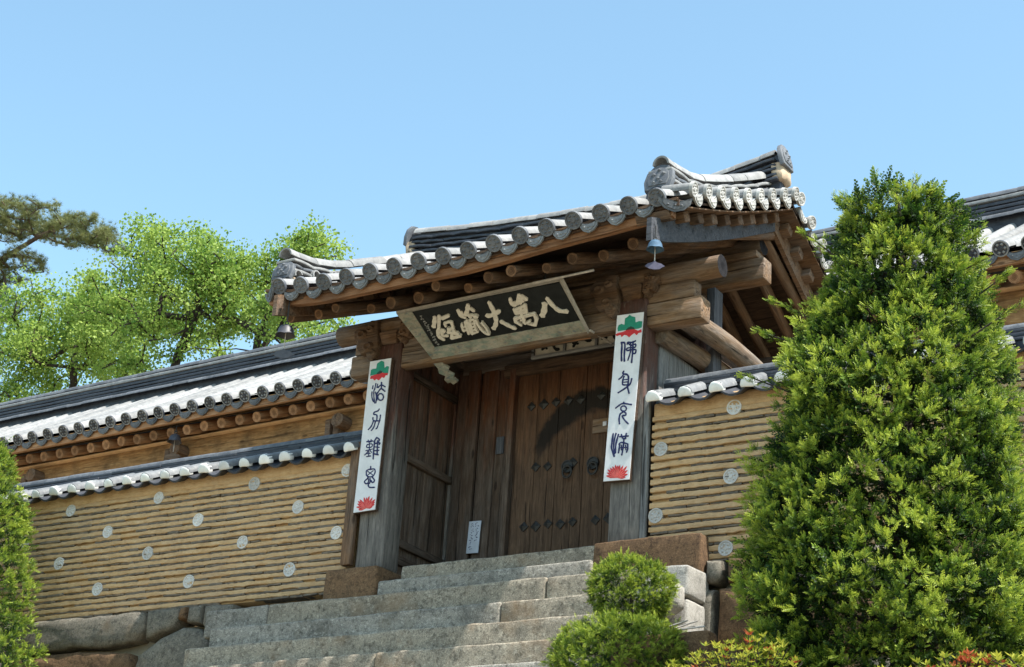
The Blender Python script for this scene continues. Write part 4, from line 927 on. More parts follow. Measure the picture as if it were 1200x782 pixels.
# ------------------------------------------------------------------ wind bells
bell_specs = [('blue-grey wind bell hanging at the right front corner of the gate roof', (4.10, -1.25, 2.29), .68, 'bronze', 'bronze_violet', .12, .55),
    ('dark wind bell hanging at the left front corner of the gate roof', (-.30, -1.15, 2.19), .86, 'bronze_dark', 'bronze_dark', .25, .55),
    ('dark wind bell hanging from the long hall eave above the left wall', (-7.77, 5.2, 4.07), .95, 'bronze_dark', 'wood_warm', .2, .5)]
def fixed_bell(*a):
    root = thing('wind_bell', a[0], 'wind bell', a[1], a[6], 'fish wind bells under the eaves'); s = a[2]
    prof = [(.0, .148), (.035, .145), (.072, .128), (.094, .088), (.103, .04), (.125, .0), (.117, -.002), (.092, .045), (.0, .11)]
    V = []; F = []; n = 16
    for i, (r_, z) in enumerate(prof):
        for j in range(n):
            q = 2 * math.pi * j / n; V.append((max(r_, .001) * s * math.cos(q), max(r_, .001) * s * math.sin(q), (z + (.014 * abs(math.sin(2 * q)) if i in (5, 6) else 0)) * s))
    for i in range(len(prof) - 1):
        for j in range(n): F.append((i * n + j, i * n + (j + 1) % n, (i + 1) * n + (j + 1) % n, (i + 1) * n + j)[::-1])
    put('bell_body', mesh('bell_body', V, F, 50), root, M[a[3]])
    put('hook', torus_me('hook', .022 * s, .006 * s, 12, 6), root, M['iron'], (0, 0, .178 * s))
    V, F = log_geo(a[5], .008, .008, 6, 2, 0); put('hanger', mesh('hanger', V, F), root, M['iron'], (0, 0, .19 * s), (0, -math.pi / 2, 0))
    V, F = log_geo(.26 * s, .005, .005, 6, 2, 0); put('clapper_wire', mesh('clapper_wire', V, F), root, M['rod'], (0, 0, -.17 * s), (0, -math.pi / 2, 0))
    fp = [(-.13, -.01), (-.09, .03), (-.03, .05), (0, .075), (.03, .05), (.09, .035), (.14, .0), (.10, -.02), (.07, -.045), (.0, -.055), (-.07, -.045)]
    V, F = prism([(p[0] * s, p[1] * s) for p in fp], .012); put('fish_plate', mesh('fish_plate', V, F), root, M[a[4]], (0, -.006, -.235 * s))
    return root
for sp in bell_specs: fixed_bell(*sp)

# ------------------------------------------------------------------ mud walls with tile courses and tiled coping
cap_cover = MB(); cap_cover.add(*half_tube(.50, .078, 8, .018)); cap_cover = cap_cover.me('cap_tile', 45); cap_cover.materials.append(M['tile_mid'])
def plug_me():
    V = []; F = []; n = 12; rings = [(.92, .06), (.93, .0), (.84, -.007), (.5, -.012)]
    for (q, y) in rings:
        for j in range(n):
            a = 2 * math.pi * j / n; V.append((.080 * q * math.cos(a), y, max(-.026 * q, .080 * q * math.sin(a)) + .008 * nz((math.cos(a), math.sin(a), q), 2)))
    for i in range(3):
        for j in range(n): F.append((i * n + j, i * n + (j + 1) % n, (i + 1) * n + (j + 1) % n, (i + 1) * n + j))
    F.append(tuple(3 * n + j for j in range(n))); return mesh('cap_plug', V, F, 60)
plug = plug_me(); plug.materials.append(M['plaster'])
disc_w = mesh('wall_disc', *disc_geo(.075, .06, 18, 6), 45); disc_w.materials.append(M['wall_disc'])
def cap_pan_me(w):
    V = []; F = []; seg = 8
    for y in (0.0, .5):
        for k in (0, .022):
            for j in range(seg + 1):
                t = 2 * j / seg - 1; V.append((w / 2 * t, y, -.085 * (1 - t * t) - k))
    n = seg + 1
    for j in range(seg):
        F += [(j, j + 1, 2 * n + j + 1, 2 * n + j), (n + j, n + j + 1, 3 * n + j + 1, 3 * n + j)[::-1], (j, j + 1, n + j + 1, n + j)[::-1]]
    return mesh('cap_pan_tile', V, F, 60)
def mud_wall(label, x0, x1, zb, ze, discs, caps_x0, pitch, zr, ncourse):
    root = thing('mud_wall', label, 'wall', ((x0 + x1) / 2, .3, zb)); ox, oy, oz = root.location
    T = lambda x, y, z: (x - ox, y - oy, z - oz)
    L = x1 - x0
    put('wall_core', rbox('wall_core', L, .52, ze - zb, r=.02, n=(6, 1, 2)), root, M['mud'], T((x0 + x1) / 2, .34, (zb + ze) / 2))
    ph = (ze - .10 - zb) / ncourse; n = int(L / .035)
    tiles = MB(); rg = random.Random(int(L * 100))
    for c in range(ncourse):                          # bulging mud bed, thin broken tiles below it
        z0 = zb + c * ph; V = []; F = []; prof = ((.070, .29), (.050, .31), (.043, .37), (.040, .62), (.042, .88), (.048, .96), (.070, .985))
        for i in range(n + 1):
            x = x0 + L * i / n
            for (yy, t) in prof:
                w = .006 * nz((x, z0 + t * .05, 0), 3.2, c * 1.7) + .005 * nz((x, t, 0), 13, c)
                if yy > .06: w -= .028 * max(0, min(1, 4 * nz((x, c * 3.1 + (t < .5), 0), 2.6, 2) - .1))
                V.append(T(x, yy + w, z0 + ph * t + .008 * nz((x, c, 0), 1.6, 3) + (.006 if t < .38 else .005 if t > .85 else .002) * nz((x, c, t > .5), 5, c) + (.008 * nz((x, c, t > .5), 17, c) if t < .38 or t > .85 else 0)))
        m = len(prof)
        for i in range(n):
            for j in range(m - 1): F.append((i * m + j, (i + 1) * m + j, (i + 1) * m + j + 1, i * m + j + 1))
        put('mud_course', mesh('mud_course', V, F, 35), root, M['mud'])
        x = x0 + rg.uniform(0, .2)
        while x < x1 - .1:
            l = rg.uniform(.13, .34); l = min(l, x1 - x)
            if rg.random() < .88:
                V, F = rbox_geo(l - .012, .14, .022 + rg.uniform(-.006, .008), r=.004, n=(3, 1, 1), amp=.004, freq=7, seed=x)
                tiles.add(V, F, Matrix.Translation(T(x + l / 2, .119 + rg.uniform(-.014, .012), z0 + ph * .15 + .008 * nz((x + l / 2, c, 0), 1.6, 3))) @ Matrix.Rotation(rg.uniform(-.03, .03), 4, 'Y'))
            x += l
    o = put('course_tile', tiles.me('course_tile', 40), root, M['wall_tile']); o['kind'] = 'stuff'
    # smooth mud band right under the coping
    V, F = rbox_geo(L, .1, .16, r=.03, n=(int(L / .1), 1, 2), amp=.012, freq=4); put('mud_band', mesh('mud_band', V, F, 60), root, M['mud'], T((x0 + x1) / 2, .085, ze - .035))
    for (x, z) in discs:
        put('wall_disc', disc_w, root, None, T(x, .030, z), (0, rg.uniform(0, 6), 0)).scale = (rg.uniform(.95, 1.05),) * 3
    # coping: dished tiles, round tiles, white plugs, ridge courses; front and back
    capn = int((x1 + .02 - caps_x0) / pitch) + 1; zc = ze + .035
    cpan = cap_pan_me(pitch - .03); cpan.materials.append(M['tile_dark'])
    for s in (1, -1):
        yf = .34 - s * .46; rz = 0 if s > 0 else math.pi
        for k in range(-1 if s < 0 else 0, capn):
            x = caps_x0 + k * pitch; jit = rg.uniform(-.012, .012)
            base = Matrix.Translation(T(x + jit, yf, zc - .012)) @ Matrix.Rotation(rz, 4, 'Z') @ Matrix.Rotation(R(24) + rg.uniform(-.03, .03), 4, 'X') @ Matrix.Rotation(rg.uniform(-.07, .07), 4, 'Z')
            if x0 - .05 < x < x1 + .05:
                put('cap_tile', cap_cover, root, None, base)
                put('cap_plug', plug, root, None, base @ Matrix.Rotation(rg.uniform(-.12, .12), 4, 'Y') @ Matrix.Scale(rg.uniform(.95, 1.08), 4))
            if x + pitch < x1 + .1:
                put('cap_pan_tile', cpan, root, None, Matrix.Translation(T(x + pitch / 2, yf - s * .01, zc + .004)) @ Matrix.Rotation(rz, 4, 'Z') @ Matrix.Rotation(R(24), 4, 'X'))
    zt = zr
    nr = int(L / .36)
    rmesh = rbox('coping_ridge_tile', L / nr + .01, .25, .032, r=.007, n=(2, 1, 1)); rmesh.materials.append(M['tile_dark'])
    r2 = mesh('coping_cap_tile', [(v[1] - .5 * (L / nr + .012), -v[0], v[2]) for v in half_tube(L / nr + .012, .066, 8)[0]], half_tube(.4, .066, 8)[1], 50); r2.materials.append(M['tile'])
    put('coping_bed', rbox('coping_bed', L, .2, .2, r=.02, n=(8, 1, 1)), root, M['tile_dark'], T((x0 + x1) / 2, .34, zt - .16))
    for k in range(nr):
        xc = x0 + L * (k + .5) / nr
        for j in range(3):
            o_ = put('coping_ridge_tile', rmesh, root, None, T(xc + (.18 if j % 2 else 0) * (k < nr - 1), .34 + rg.uniform(-.008, .008), zt - .135 + .043 * j + rg.uniform(-.004, .004))); o_.scale = (1, 1 - .12 * j, 1)
        put('coping_cap_tile', r2, root, None, T(xc, .34, zt - .02 + rg.uniform(-.005, .005)))
    return root
DL = [(-4.305, 1.068), (-3.65, .74), (-4.361, .427), (-3.674, .062), (-2.921, 1.072), (-2.275, .74), (-2.97, .42), (-2.293, .034), (-1.515, 1.078), (-1.583, .415), (-.858, .736), (-.879, .043), (-.235, 1.08), (-.297, .392), (-5.0, .74), (-5.7, 1.07), (-5.7, .42)]
DR = [(4.314, 1.161), (3.544, .84), (4.291, .476), (3.513, .176), (4.252, -.214), (5.02, .84), (5.75, 1.16), (5.75, .476), (5.02, .18), (6.5, .84), (7.2, 1.16), (7.2, .476), (7.95, .84), (8.7, 1.16)]
wl = mud_wall('long mud wall with thin tile courses and round tile ends, left of the gate', -6.6, -.13, -.26, 1.235, DL, -.11 - .2905 * 22, .2905, 1.60, 19)
wr = mud_wall('mud wall with thin tile courses between the gate and the tall yew', 3.44, 9.6, -.33, 1.285, DR, 3.521, .3355, 1.64, 19)

# rubble footing of the walls: every stone a part
def rubble(root_name, label, stones, yf, back):
    xs = [p[0] for s in stones for p in s]; root = thing(root_name, label, 'stone footing', (sum(xs) / len(xs), 0, -.9)); ox, oy, oz = root.location
    for k, pts in enumerate(stones):
        cx = sum(p[0] for p in pts) / len(pts); cz = sum(p[1] for p in pts) / len(pts)
        # densify and roughen the outline
        P = []
        for i in range(len(pts)):
            a = Vector(pts[i]); b = Vector(pts[(i + 1) % len(pts)]); m = max(1, int((b - a).length / .12))
            for j in range(m):
                p = a.lerp(b, j / m); c = Vector((cx, cz)); d = (p - c); P.append(c + d * (1 - .012 / max(d.length, .05)) + Vector((.018 * nz((p.x, p.y, k), 5), .018 * nz((p.x, p.y, k + 9), 5))))
        n = len(P); c = Vector((cx, cz)); V = []; F = []
        for (ins, y) in ((0, .30), (0, .05), (.03, .012), (.12, -.012), (.35, -.03), (.7, -.036)):
            for p in P:
                q = p + (c - p) * ins; V.append((q.x - ox, yf + y + (.03 * nz((q.x, q.y, k), 4) if ins > .02 else 0) - oy, q.y - oz))
        for r_ in range(5):
            for i in range(n): F.append((r_ * n + i, r_ * n + (i + 1) % n, (r_ + 1) * n + (i + 1) % n, (r_ + 1) * n + i))
        F.append(tuple(5 * n + i for i in range(n)))
        me = mesh('stone', V, F, 60); bm = bmesh.new(); bm.from_mesh(me); bmesh.ops.recalc_face_normals(bm, faces=bm.faces); bm.to_mesh(me); bm.free()
        put('stone', me, root, M[back[k % len(back)]])
    return root
SL_ = [[(-4.9, -.275), (-3.9, -.262), (-2.83, -.272), (-2.79, -.45), (-2.85, -.6), (-3.3, -.655), (-3.9, -.63), (-4.9, -.66)],
    [(-2.80, -.275), (-2.33, -.25), (-2.29, -.36), (-2.36, -.50), (-2.55, -.555), (-2.78, -.61)],
    [(-2.28, -.27), (-2.2, -.262), (-2.2, -.42), (-2.31, -.43)], [(-2.17, -.262), (-1.98, -.268), (-1.97, -.48), (-2.18, -.46)],
    [(-1.95, -.268), (-1.55, -.28), (-1.55, -.64), (-1.82, -.62), (-1.95, -.49)],
    [(-2.9, -1.02), (-2.83, -.76), (-2.55, -.59), (-2.2, -.49), (-1.98, -.515), (-1.84, -.66), (-1.78, -1.25), (-2.88, -1.25)],
    [(-4.9, -.69), (-3.9, -.66), (-3.35, -.69), (-2.98, -.73), (-2.93, -.85), (-2.94, -1.25), (-4.9, -1.25)],
    [(-6.7, -.27), (-4.93, -.275), (-4.93, -.68), (-6.7, -.7)], [(-6.7, -.73), (-4.93, -.71), (-4.93, -1.25), (-6.7, -1.25)],
    [(-6.7, -1.28), (-4.6, -1.28), (-4.6, -1.9), (-6.7, -1.9)], [(-4.57, -1.28), (-3.2, -1.28), (-3.2, -1.9), (-4.57, -1.9)], [(-3.17, -1.28), (-1.5, -1.28), (-1.5, -1.9), (-3.17, -1.9)]]
rubble('stone_footing', 'grey fieldstone footing under the long left mud wall beside the steps', SL_, -.035, ['fieldstone', 'fieldstone', 'granite_brown', 'fieldstone'])
SR_ = [[(4.10, -.33), (4.26, -.335), (4.28, -.5), (4.2, -.57), (4.08, -.56)], [(4.30, -.335), (4.95, -.31), (4.93, -.53), (4.3, -.56)],
    [(4.22, -.60), (4.72, -.57), (4.75, -1.2), (4.2, -1.15)], [(4.06, -.59), (4.19, -.6), (4.17, -1.2), (4.04, -1.2)], [(4.98, -.33), (6.1, -.33), (6.1, -.75), (4.76, -.78), (4.75, -.58)],
    [(4.78, -.81), (5.9, -.78), (5.9, -1.3), (4.78, -1.25)], [(6.13, -.33), (7.6, -.33), (7.6, -.8), (6.13, -.76)], [(5.93, -.79), (7.6, -.83), (7.6, -1.3), (5.93, -1.3)], [(7.63, -.33), (9.6, -.33), (9.6, -.9), (7.63, -.9)],
    [(7.63, -.93), (9.6, -.93), (9.6, -1.9), (7.63, -1.9)], [(4.0, -1.23), (5.6, -1.33), (5.6, -2.5), (4.0, -2.5)], [(5.63, -1.33), (7.6, -1.33), (7.6, -2.5), (5.63, -2.5)]]
rubble('stone_footing', 'brown fieldstone footing under the right mud wall, in the gap beside the yew', SR_, -.035, ['fieldstone', 'granite_brown', 'granite_brown', 'fieldstone'])

# ------------------------------------------------------------------ stone steps
st = thing('stone_stairs', 'worn granite steps climbing to the gate', 'steps', (1.2, -.6, -1.6)); so = st.location
def slab(x0, x1, y0, y1, z0, z1, mat, seed, r=.020, amp=.011, name='step'):
    V, F = rbox_geo(x1 - x0, y1 - y0, z1 - z0, r=r, n=(max(3, int((x1 - x0) / .055)), 3, 4), amp=amp, freq=2.6, seed=seed)
    V2 = []
    for v in V:
        wx = .009 * nz((v.x, 0, 0), 1.1, seed) + .006 * nz((v.x, v.y, v.z), 9, seed)
        V2.append(Vector((v.x, v.y + wx * (v.y < 0), v.z + wx * (v.z > 0))))
    return put(name, mesh(name, V2, F, 60), st, M[mat], ((x0 + x1) / 2 - so.x, (y0 + y1) / 2 - so.y, (z0 + z1) / 2 - so.z))
rows = [(.02, -.055, [(.60, 2.98)]), (-.17, -.252, [(.46, 2.95)]), (-.34, -.436, [(-1.64, -.80), (-.79, 2.565), (2.575, 3.60)]), (-.54, -.698, [(-1.37, 2.2), (2.21, 3.75)]), (-.74, -.945, [(-1.50, 3.75)]),
        (-.96, -1.205, [(-1.58, 1.1), (1.11, 3.75)]), (-1.17, -1.45, [(-1.62, 2.0), (2.01, 3.75)])]
mats = [['granite'], ['granite_grey'], ['granite_grey', 'granite', 'granite'], ['granite_grey', 'granite'], ['granite'], ['granite', 'granite'], ['granite', 'granite_grey']]
for k, (y, z, segs) in enumerate(rows):
    for j, (a, b) in enumerate(segs): slab(a, b, y, y + .42, z - .30, z, mats[k][j], k * 7.3 + j * 2.1)
y, z = rows[-1][0], rows[-1][1]
for k in range(20):
    y -= .27; z -= .245
    for (a, b) in ((-1.65, 1.4 - .9 * (k % 2)), (1.41 - .9 * (k % 2), 3.75)): 
        V, F = rbox_geo(b - a, .5, .3, r=.025, n=(20, 2, 2), amp=.014, freq=2.6, seed=k); put('step', mesh('step', V, F, 60), st, M[('granite', 'granite_grey')[k % 2]], ((a + b) / 2 - so.x, y + .25 - so.y, z - .15 - so.z))
slab(3.62, 4.11, -.42, .02, -.76, -.462, 'granite_pale', 55, r=.03, amp=.02, name='cheek_stone')
slab(3.80, 4.10, -.40, .03, -1.50, -.775, 'granite_pale', 58, r=.03, amp=.02, name='cheek_stone')
slab(3.78, 4.09, -1.25, -.42, -1.75, -1.10, 'granite_pale', 61, r=.06, amp=.04, name='cheek_stone')
for k in range(6): stone_block(3.77, 4.08, -2.15 - .95 * k, -1.27 - .95 * k, -3.6 - .86 * k, -1.80 - .86 * k, 'granite_grey', r=.05, amp=.03, seed=63 + k, parent=st, name='cheek_stone').location -= so
bl = MB(); V, F = rbox_geo(.40, .34, .36, r=.16, n=(4, 4, 4), amp=.06, freq=3.2, seed=3); bl.add(V, F)
put('boulder', bl.me('boulder', 60), None, M['granite_pale'], (3.93, -.62, -.83), (.2, .3, .5), label='pale rounded boulder wedged against the stair end behind the clipped shrub', cat='boulder')
kb = thing('kerb_stone', 'low brown bed edging stone at the foot of the stair end', 'kerb', (4.5, -1.6, -1.60))
put('stone', rbox('stone', .9, .16, .3, r=.03, n=(9, 2, 3), amp=.02, seed=6), kb, M['granite_brown'], (0, 0, .02))
rgs = random.Random(5)
for k in range(4):
    a = Vector((4.55 + rgs.uniform(-.1, .1), -1.62, -1.40 + k * .006)); dx = rgs.uniform(-.2, .2)
    p1 = a + Vector((.16 + rgs.uniform(0, .08), dx * .4, .02 + rgs.uniform(-.02, .06))); o = log('dry_stick', a - Vector((.1, 0, .01)), p1, .008, .006, M['rod'], None, seg=7)
    o['label'] = 'bleached dry stick lying on the edging stone beside the azaleas'; o['category'] = 'stick'; o['group'] = 'bleached sticks on the edging stone'
# ------------------------------------------------------------------ the long hall behind the walls
hall = thing('library_hall', 'long low timber hall with grey tiled roof and rafter eaves behind the gate walls', 'temple hall', (-8, 5, 0), R(-2.0))
H0, H1, HP = -13.2, 17.5, .357
HSL = .56; HA = math.atan(HSL); HD = 4.75
nrow = int((H1 - H0) / HP)
hz = lambda y: 4.54 + HSL * y - .12 * math.sin(math.pi * min(1, max(0, y / HD)))
row = MB(); rg = random.Random(11)
ys_r = np.linspace(.30, HD + .05, 12); sg = 8           # tiles lap so closely that a row reads as one run
for y in ys_r:
    sl_ = math.atan((hz(y + .2) - hz(y)) / .2)
    for j in range(sg + 1):
        a_ = math.pi * j / sg; rr_ = .091 * math.sin(a_); row.v.append(Vector((.091 * math.cos(a_), y - rr_ * math.sin(sl_), hz(y) - 4.54 + rr_ * math.cos(sl_) - .01)))
for k in range(len(ys_r) - 1):
    for j in range(sg): q_ = k * (sg + 1) + j; row.f.append((q_, q_ + sg + 1, q_ + sg + 2, q_ + 1))
row = row.me('tile_row', 50); row.materials.append(M['tile_pale'])
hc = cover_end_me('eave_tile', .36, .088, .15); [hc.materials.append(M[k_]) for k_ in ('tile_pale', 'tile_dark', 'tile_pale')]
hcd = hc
hp = pan_end_me('drop_tile', .26, .14, .3); hp.materials.append(M['tile'])
V, F = log_geo(1.9, .082, .085, 12, 3, .006, 2); hr = mesh('rafter', V, F, 50); hr.materials.append(M['wood_haller']); hr.materials.append(M['end_hall'])
hr.polygons[-1].material_index = 1; hr.polygons[-2].material_index = 1
for i in range(nrow + 1):
    x = H0 + i * HP
    o = put('tile_row', row, hall, None, (x, 0, 4.54 + rg.uniform(-.012, .012)), (0, 0, rg.uniform(-.003, .003)))
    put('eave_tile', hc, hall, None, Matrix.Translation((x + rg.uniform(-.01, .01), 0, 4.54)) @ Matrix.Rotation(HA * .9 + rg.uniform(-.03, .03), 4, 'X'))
    put('drop_tile', hp, hall, None, Matrix.Translation((x + HP / 2, .02, 4.505)) @ Matrix.Rotation(.15 + rg.uniform(-.06, .06), 4, 'X'))
    put('rafter', hr, hall, None, Matrix.Translation((x + .06 + rg.uniform(-.015, .015), .24, 4.27 + rg.uniform(-.012, .012))) @ Matrix.Rotation(math.pi / 2, 4, 'Z') @ Matrix.Rotation(-.40, 4, 'Y'))
mb = MB(); xs_ = (H0 - .3, H1 + .3)
ys = np.linspace(.03, HD + .3, 12)
for off in (-.018, -.07):
    for y in ys:
        for x in xs_: mb.v.append(Vector((x, y, hz(y) + off)))
for o_ in (0, 24):
    for j in range(11): mb.f.append((o_ + 2 * j, o_ + 2 * j + 1, o_ + 2 * j + 3, o_ + 2 * j + 2))
put('roof_pan', mb.me('roof_pan', 60), hall, M['tile_pale'])
yb = 2 * HD
put('rear_roof', mesh('rear_roof', [(H0 - .3, HD, hz(HD)), (H1 + .3, HD, hz(HD)), (H1 + .3, yb, 4.5), (H0 - .3, yb, 4.5)], [(0, 1, 2, 3)]), hall, M['tile_dark'])
def hbar(name, y, z, w, h, mat, x0=H0 - .3, x1=H1 + .3, r=.012, amp=.005, n=40):
    V, F = rbox_geo(x1 - x0, w, h, r=r, n=(n, 1, 1), amp=amp, freq=1.2, seed=y * 7 + z)
    return put(name, mesh(name, V, F), hall, M[mat], ((x0 + x1) / 2, y, z))
hbar('fascia', .12, 4.415, .07, .115, 'wood_haller'); hbar('tile_bed', .08, 4.475, .10, .022, 'wood_hall')
hbar('soffit', 1.0, 4.78, 1.75, .03, 'wood_hall').rotation_euler = (math.atan(.45), 0, 0)
# ridge: upstand, round course, layered course, cap
RZ = hz(HD)
hbar('ridge_base', HD + .15, RZ + .06, .40, .30, 'tile_dark', r=.02)
k = 0; x = H0
seg_l = .42
rt = mesh('ridge_round_tile', [(v[1], -v[0], v[2]) for v in half_tube(seg_l, .085, 8)[0]], half_tube(seg_l, .085, 8)[1], 50); rt.materials.append(M['tile'])
ct = mesh('ridge_cap_tile', [(v[1], -v[0], v[2]) for v in half_tube(seg_l, .10, 8)[0]], half_tube(seg_l, .10, 8)[1], 50); ct.materials.append(M['tile'])
nseg = int((H1 - H0 + .4) / seg_l)
for i in range(nseg):
    put('ridge_round_tile', rt, hall, None, (H0 - .2 + i * seg_l, HD - .08, RZ + .15 + rg.uniform(-.006, .006)))
    put('ridge_cap_tile', ct, hall, None, (H0 - .2 + i * seg_l, HD + .15, RZ + .62 + rg.uniform(-.006, .006)))
for j in range(5):
    hbar('ridge_course', HD + .15, RZ + .235 + .078 * j, .34 - .02 * j + (.05 if j == 4 else 0), .058, 'tile_dark' if j < 4 else 'tile_pale', r=.01, amp=.014, n=60)
# wall below the eave
hbar('eave_beam', .70, 4.0, .20, .50, 'wood_hall', n=60, amp=.014)
hbar('beam_lit_edge', .64, 4.265, .24, .03, 'beam_lit_edge')  # pale strip painting the lit line along the beam's edge
hbar('head_beam', .98, 3.60, .22, .26, 'wood_hall'); hbar('sill_beam', .98, 1.0, .24, .22, 'wood_hall')
pst = [-9.78 + 3.28 * i for i in range(9)]
for i, x in enumerate(pst):
    G2 = put('hall_post', rbox('hall_post', 4.3, .26, .26, r=.05, n=(12, 1, 1), amp=.006, seed=i), hall, M['wood_haller'], Matrix.Translation((x, .95, 2.0)) @ Matrix.Rotation(-math.pi / 2, 4, 'Y'))
    V, F = log_geo(.5, .11, .12, 12, 3, .008, i); me = mesh('beam_nose', V, F, 50); me.materials.append(M['wood_warm'])
    put('beam_nose', me, hall, None, Matrix.Translation((x, .38, 4.05)) @ Matrix.Rotation(math.pi / 2, 4, 'Z'))
    for dx, ln in ((-.16, .36), (.0, .30)):
        put('bracket_arm', rbox('bracket_arm', .11, .22, ln, r=.03, n=(1, 1, 3), amp=.01, seed=x + dx), hall, M['wood_warm'], (x + dx - .06, .54, 3.93))
    if i < len(pst) - 1:
        for b_ in range(8):
            w = (3.28 - .28) / 8
            put('wall_board', rbox('wall_board', 2.45, w - .012, .04, r=.006, n=(4, 1, 1), amp=.004, seed=x + b_), hall, M['wood_hall'], Matrix.Translation((x + .14 + w * (b_ + .5), 1.02 + .006 * (b_ % 2), 2.27)) @ Matrix.Rotation(math.pi / 2, 4, 'X') @ Matrix.Rotation(math.pi / 2, 4, 'Z'))
# the post, frame strip and brace that show right of the yew
put('window_post', rbox('window_post', 2.6, .17, .16, r=.02, n=(8, 1, 1), amp=.004), hall, M['wood_haller'], Matrix.Translation((13.1, .80, 3.2)) @ Matrix.Rotation(-math.pi / 2, 4, 'Y'))
put('window_frame', rbox('window_frame', 2.6, .06, .05, r=.008, n=(8, 1, 1), amp=.002), hall, M['sign_white'], Matrix.Translation((13.245, .78, 3.2)) @ Matrix.Rotation(-math.pi / 2, 4, 'Y'))
gbr = beam('window_brace', (13.28, .84, 4.15), (14.0, .84, 3.4), .06, .10, M['wood_haller'], hall)
for k in range(9): put('wall_board', rbox('wall_board', 1.3, .035, .145, r=.006, n=(4, 1, 1), amp=.005, seed=k), hall, M['wood_hall'], (12.36, .84 + .006 * (k % 2), 2.9 + .15 * k))
for k in range(9): put('wall_board', rbox('wall_board', 1.6, .035, .145, r=.006, n=(4, 1, 1), amp=.005, seed=k + 30), hall, M['wood_hall'], (14.12, .90 + .006 * (k % 2), 2.9 + .15 * k))
hbar('wall_core', 1.4, 2.2, .2, 4.4, 'wood_dark', n=2, amp=0)

# ------------------------------------------------------------------ vegetation
def inst(tv, tf, pos, rot, scale, tone, tone_tmpl=None):
    """numpy instancing merged to one mesh: tv (k,3), tf (m,3|4), pos (n,3), rot (n,3,3)"""
    n, k = len(pos), len(tv)
    V = np.einsum('nij,kj->nki', rot, tv) * scale[:, None, None] + pos[:, None, :]
    F = (tf[None] + (np.arange(n) * k)[:, None, None]).reshape(-1, tf.shape[1])
    T = np.repeat(tone, k) if tone_tmpl is None else (tone[:, None] + tone_tmpl[None]).ravel()
    return V.reshape(-1, 3), F, np.clip(T, 0, 1)
def rot_to(dirs, roll):
    """rotation taking +z to dirs with a roll"""
    d = dirs / np.linalg.norm(dirs, axis=1, keepdims=True)
    a = np.where(np.abs(d[:, 2:3]) < .95, np.array([[0, 0, 1.0]]), np.array([[1.0, 0, 0]]))
    x = np.cross(a, d); x /= np.linalg.norm(x, axis=1, keepdims=True); y = np.cross(d, x)
    c, s = np.cos(roll)[:, None], np.sin(roll)[:, None]
    return np.stack([x * c + y * s, y * c - x * s, d], axis=2)
def shoot_template(rng, nn=8, nl=.34, w=.19, bend=.28):
    """one shoot: needles in two loose ranks along a drooping stem, +z"""
    V = []; F = []; T = []
    for i in range(nn):
        t = (i + .5) / nn; a = (i % 2) * math.pi + rng.uniform(-.75, .75); l = nl * (1.05 - .5 * t) * rng.uniform(.85, 1.15)
        base = np.array([0, bend * t * t, t]); out = np.array([math.cos(a), .5 * math.sin(a) + .25, .55 + 1.0 * t]); out /= np.linalg.norm(out)
        side = np.cross(out, [.25, .9, .3]); side /= np.linalg.norm(side); b = len(V)
        V += [base, base + out * l * .5 + side * w * .5, base + out * l, base + out * l * .5 - side * w * .5]; F.append((b, b + 1, b + 2, b + 3)); T += [t * .8, t + .12, t + .25, t + .12]
    return np.array(V), np.array(F), np.array(T)
def spray_template(rng, nshoot=6):
    """a feathered spray: a leading shoot and side shoots, tone rising to the tips"""
    Vs = []; Fs = []; Ts = []; o = 0
    for k in range(nshoot):
        v, f, t = shoot_template(rng, 9 if k == 0 else 7)
        if k == 0: base = np.array([0, 0, .75]); d = np.array([0, 0, 1.0]); sc = 1.0; tb = .30
        else:
            a = (k % 2) * math.pi + rng.uniform(-.6, .6); h = .10 + .62 * (k - 1) / max(1, nshoot - 2); base = np.array([0, 0, h]); d = np.array([math.cos(a), .4 * math.sin(a) + rng.uniform(-.2, .3), .75 + .3 * h]); sc = 1.0 - .25 * h; tb = .30 * h
        Rm = rot_to(d[None], np.array([rng.uniform(-.6, .6)]))[0]
        Vs.append((v * sc) @ Rm.T + base); Fs.append(f + o); Ts.append(tb + .34 * t); o += len(v)
    return np.concatenate(Vs), np.concatenate(Fs), np.concatenate(Ts)
def foliage(name, parent, rng, pts, dirs, size, tone, mat, ntemp=6, loc=(0, 0, 0), nshoot=6):
    VV = []; FF = []; TT = []; o = 0; sel = rng.integers(0, ntemp, len(pts))
    for k in range(ntemp):
        m = sel == k
        if not m.any(): continue
        tv, tf, tt = spray_template(rng, nshoot)
        V, F, T = inst(tv, tf, pts[m], rot_to(dirs[m], rng.uniform(0, 6.28, m.sum())), size[m], tone[m], tt)
        VV.append(V); FF.append(F + o); TT.append(T); o += len(V)
    me = mesh_np(name, np.concatenate(VV) - np.array(loc), np.concatenate(FF), np.concatenate(TT))
    return put(name, me, parent, mat, None, None, 'stuff')
def tufts(rng, c, d, per, spread, s0, s1, tone, tv=.10):
    """sprays radiating from tuft centres c (n,3) along d"""
    n = len(c); C_ = np.repeat(c, per, 0); d = d / np.linalg.norm(d, axis=1, keepdims=True); D = np.repeat(d, per, 0) + rng.normal(0, spread, (n * per, 3)); D /= np.linalg.norm(D, axis=1, keepdims=True)
    S_ = np.repeat(rng.uniform(s0, s1, n), per) * rng.uniform(.75, 1.15, n * per); P = C_ + D * S_[:, None] * rng.uniform(.1, .9, (n * per, 1)) + rng.normal(0, .2, (n * per, 3)) * S_[:, None]
    return P, D, S_, np.repeat(tone, per) + rng.normal(0, tv, n * per)
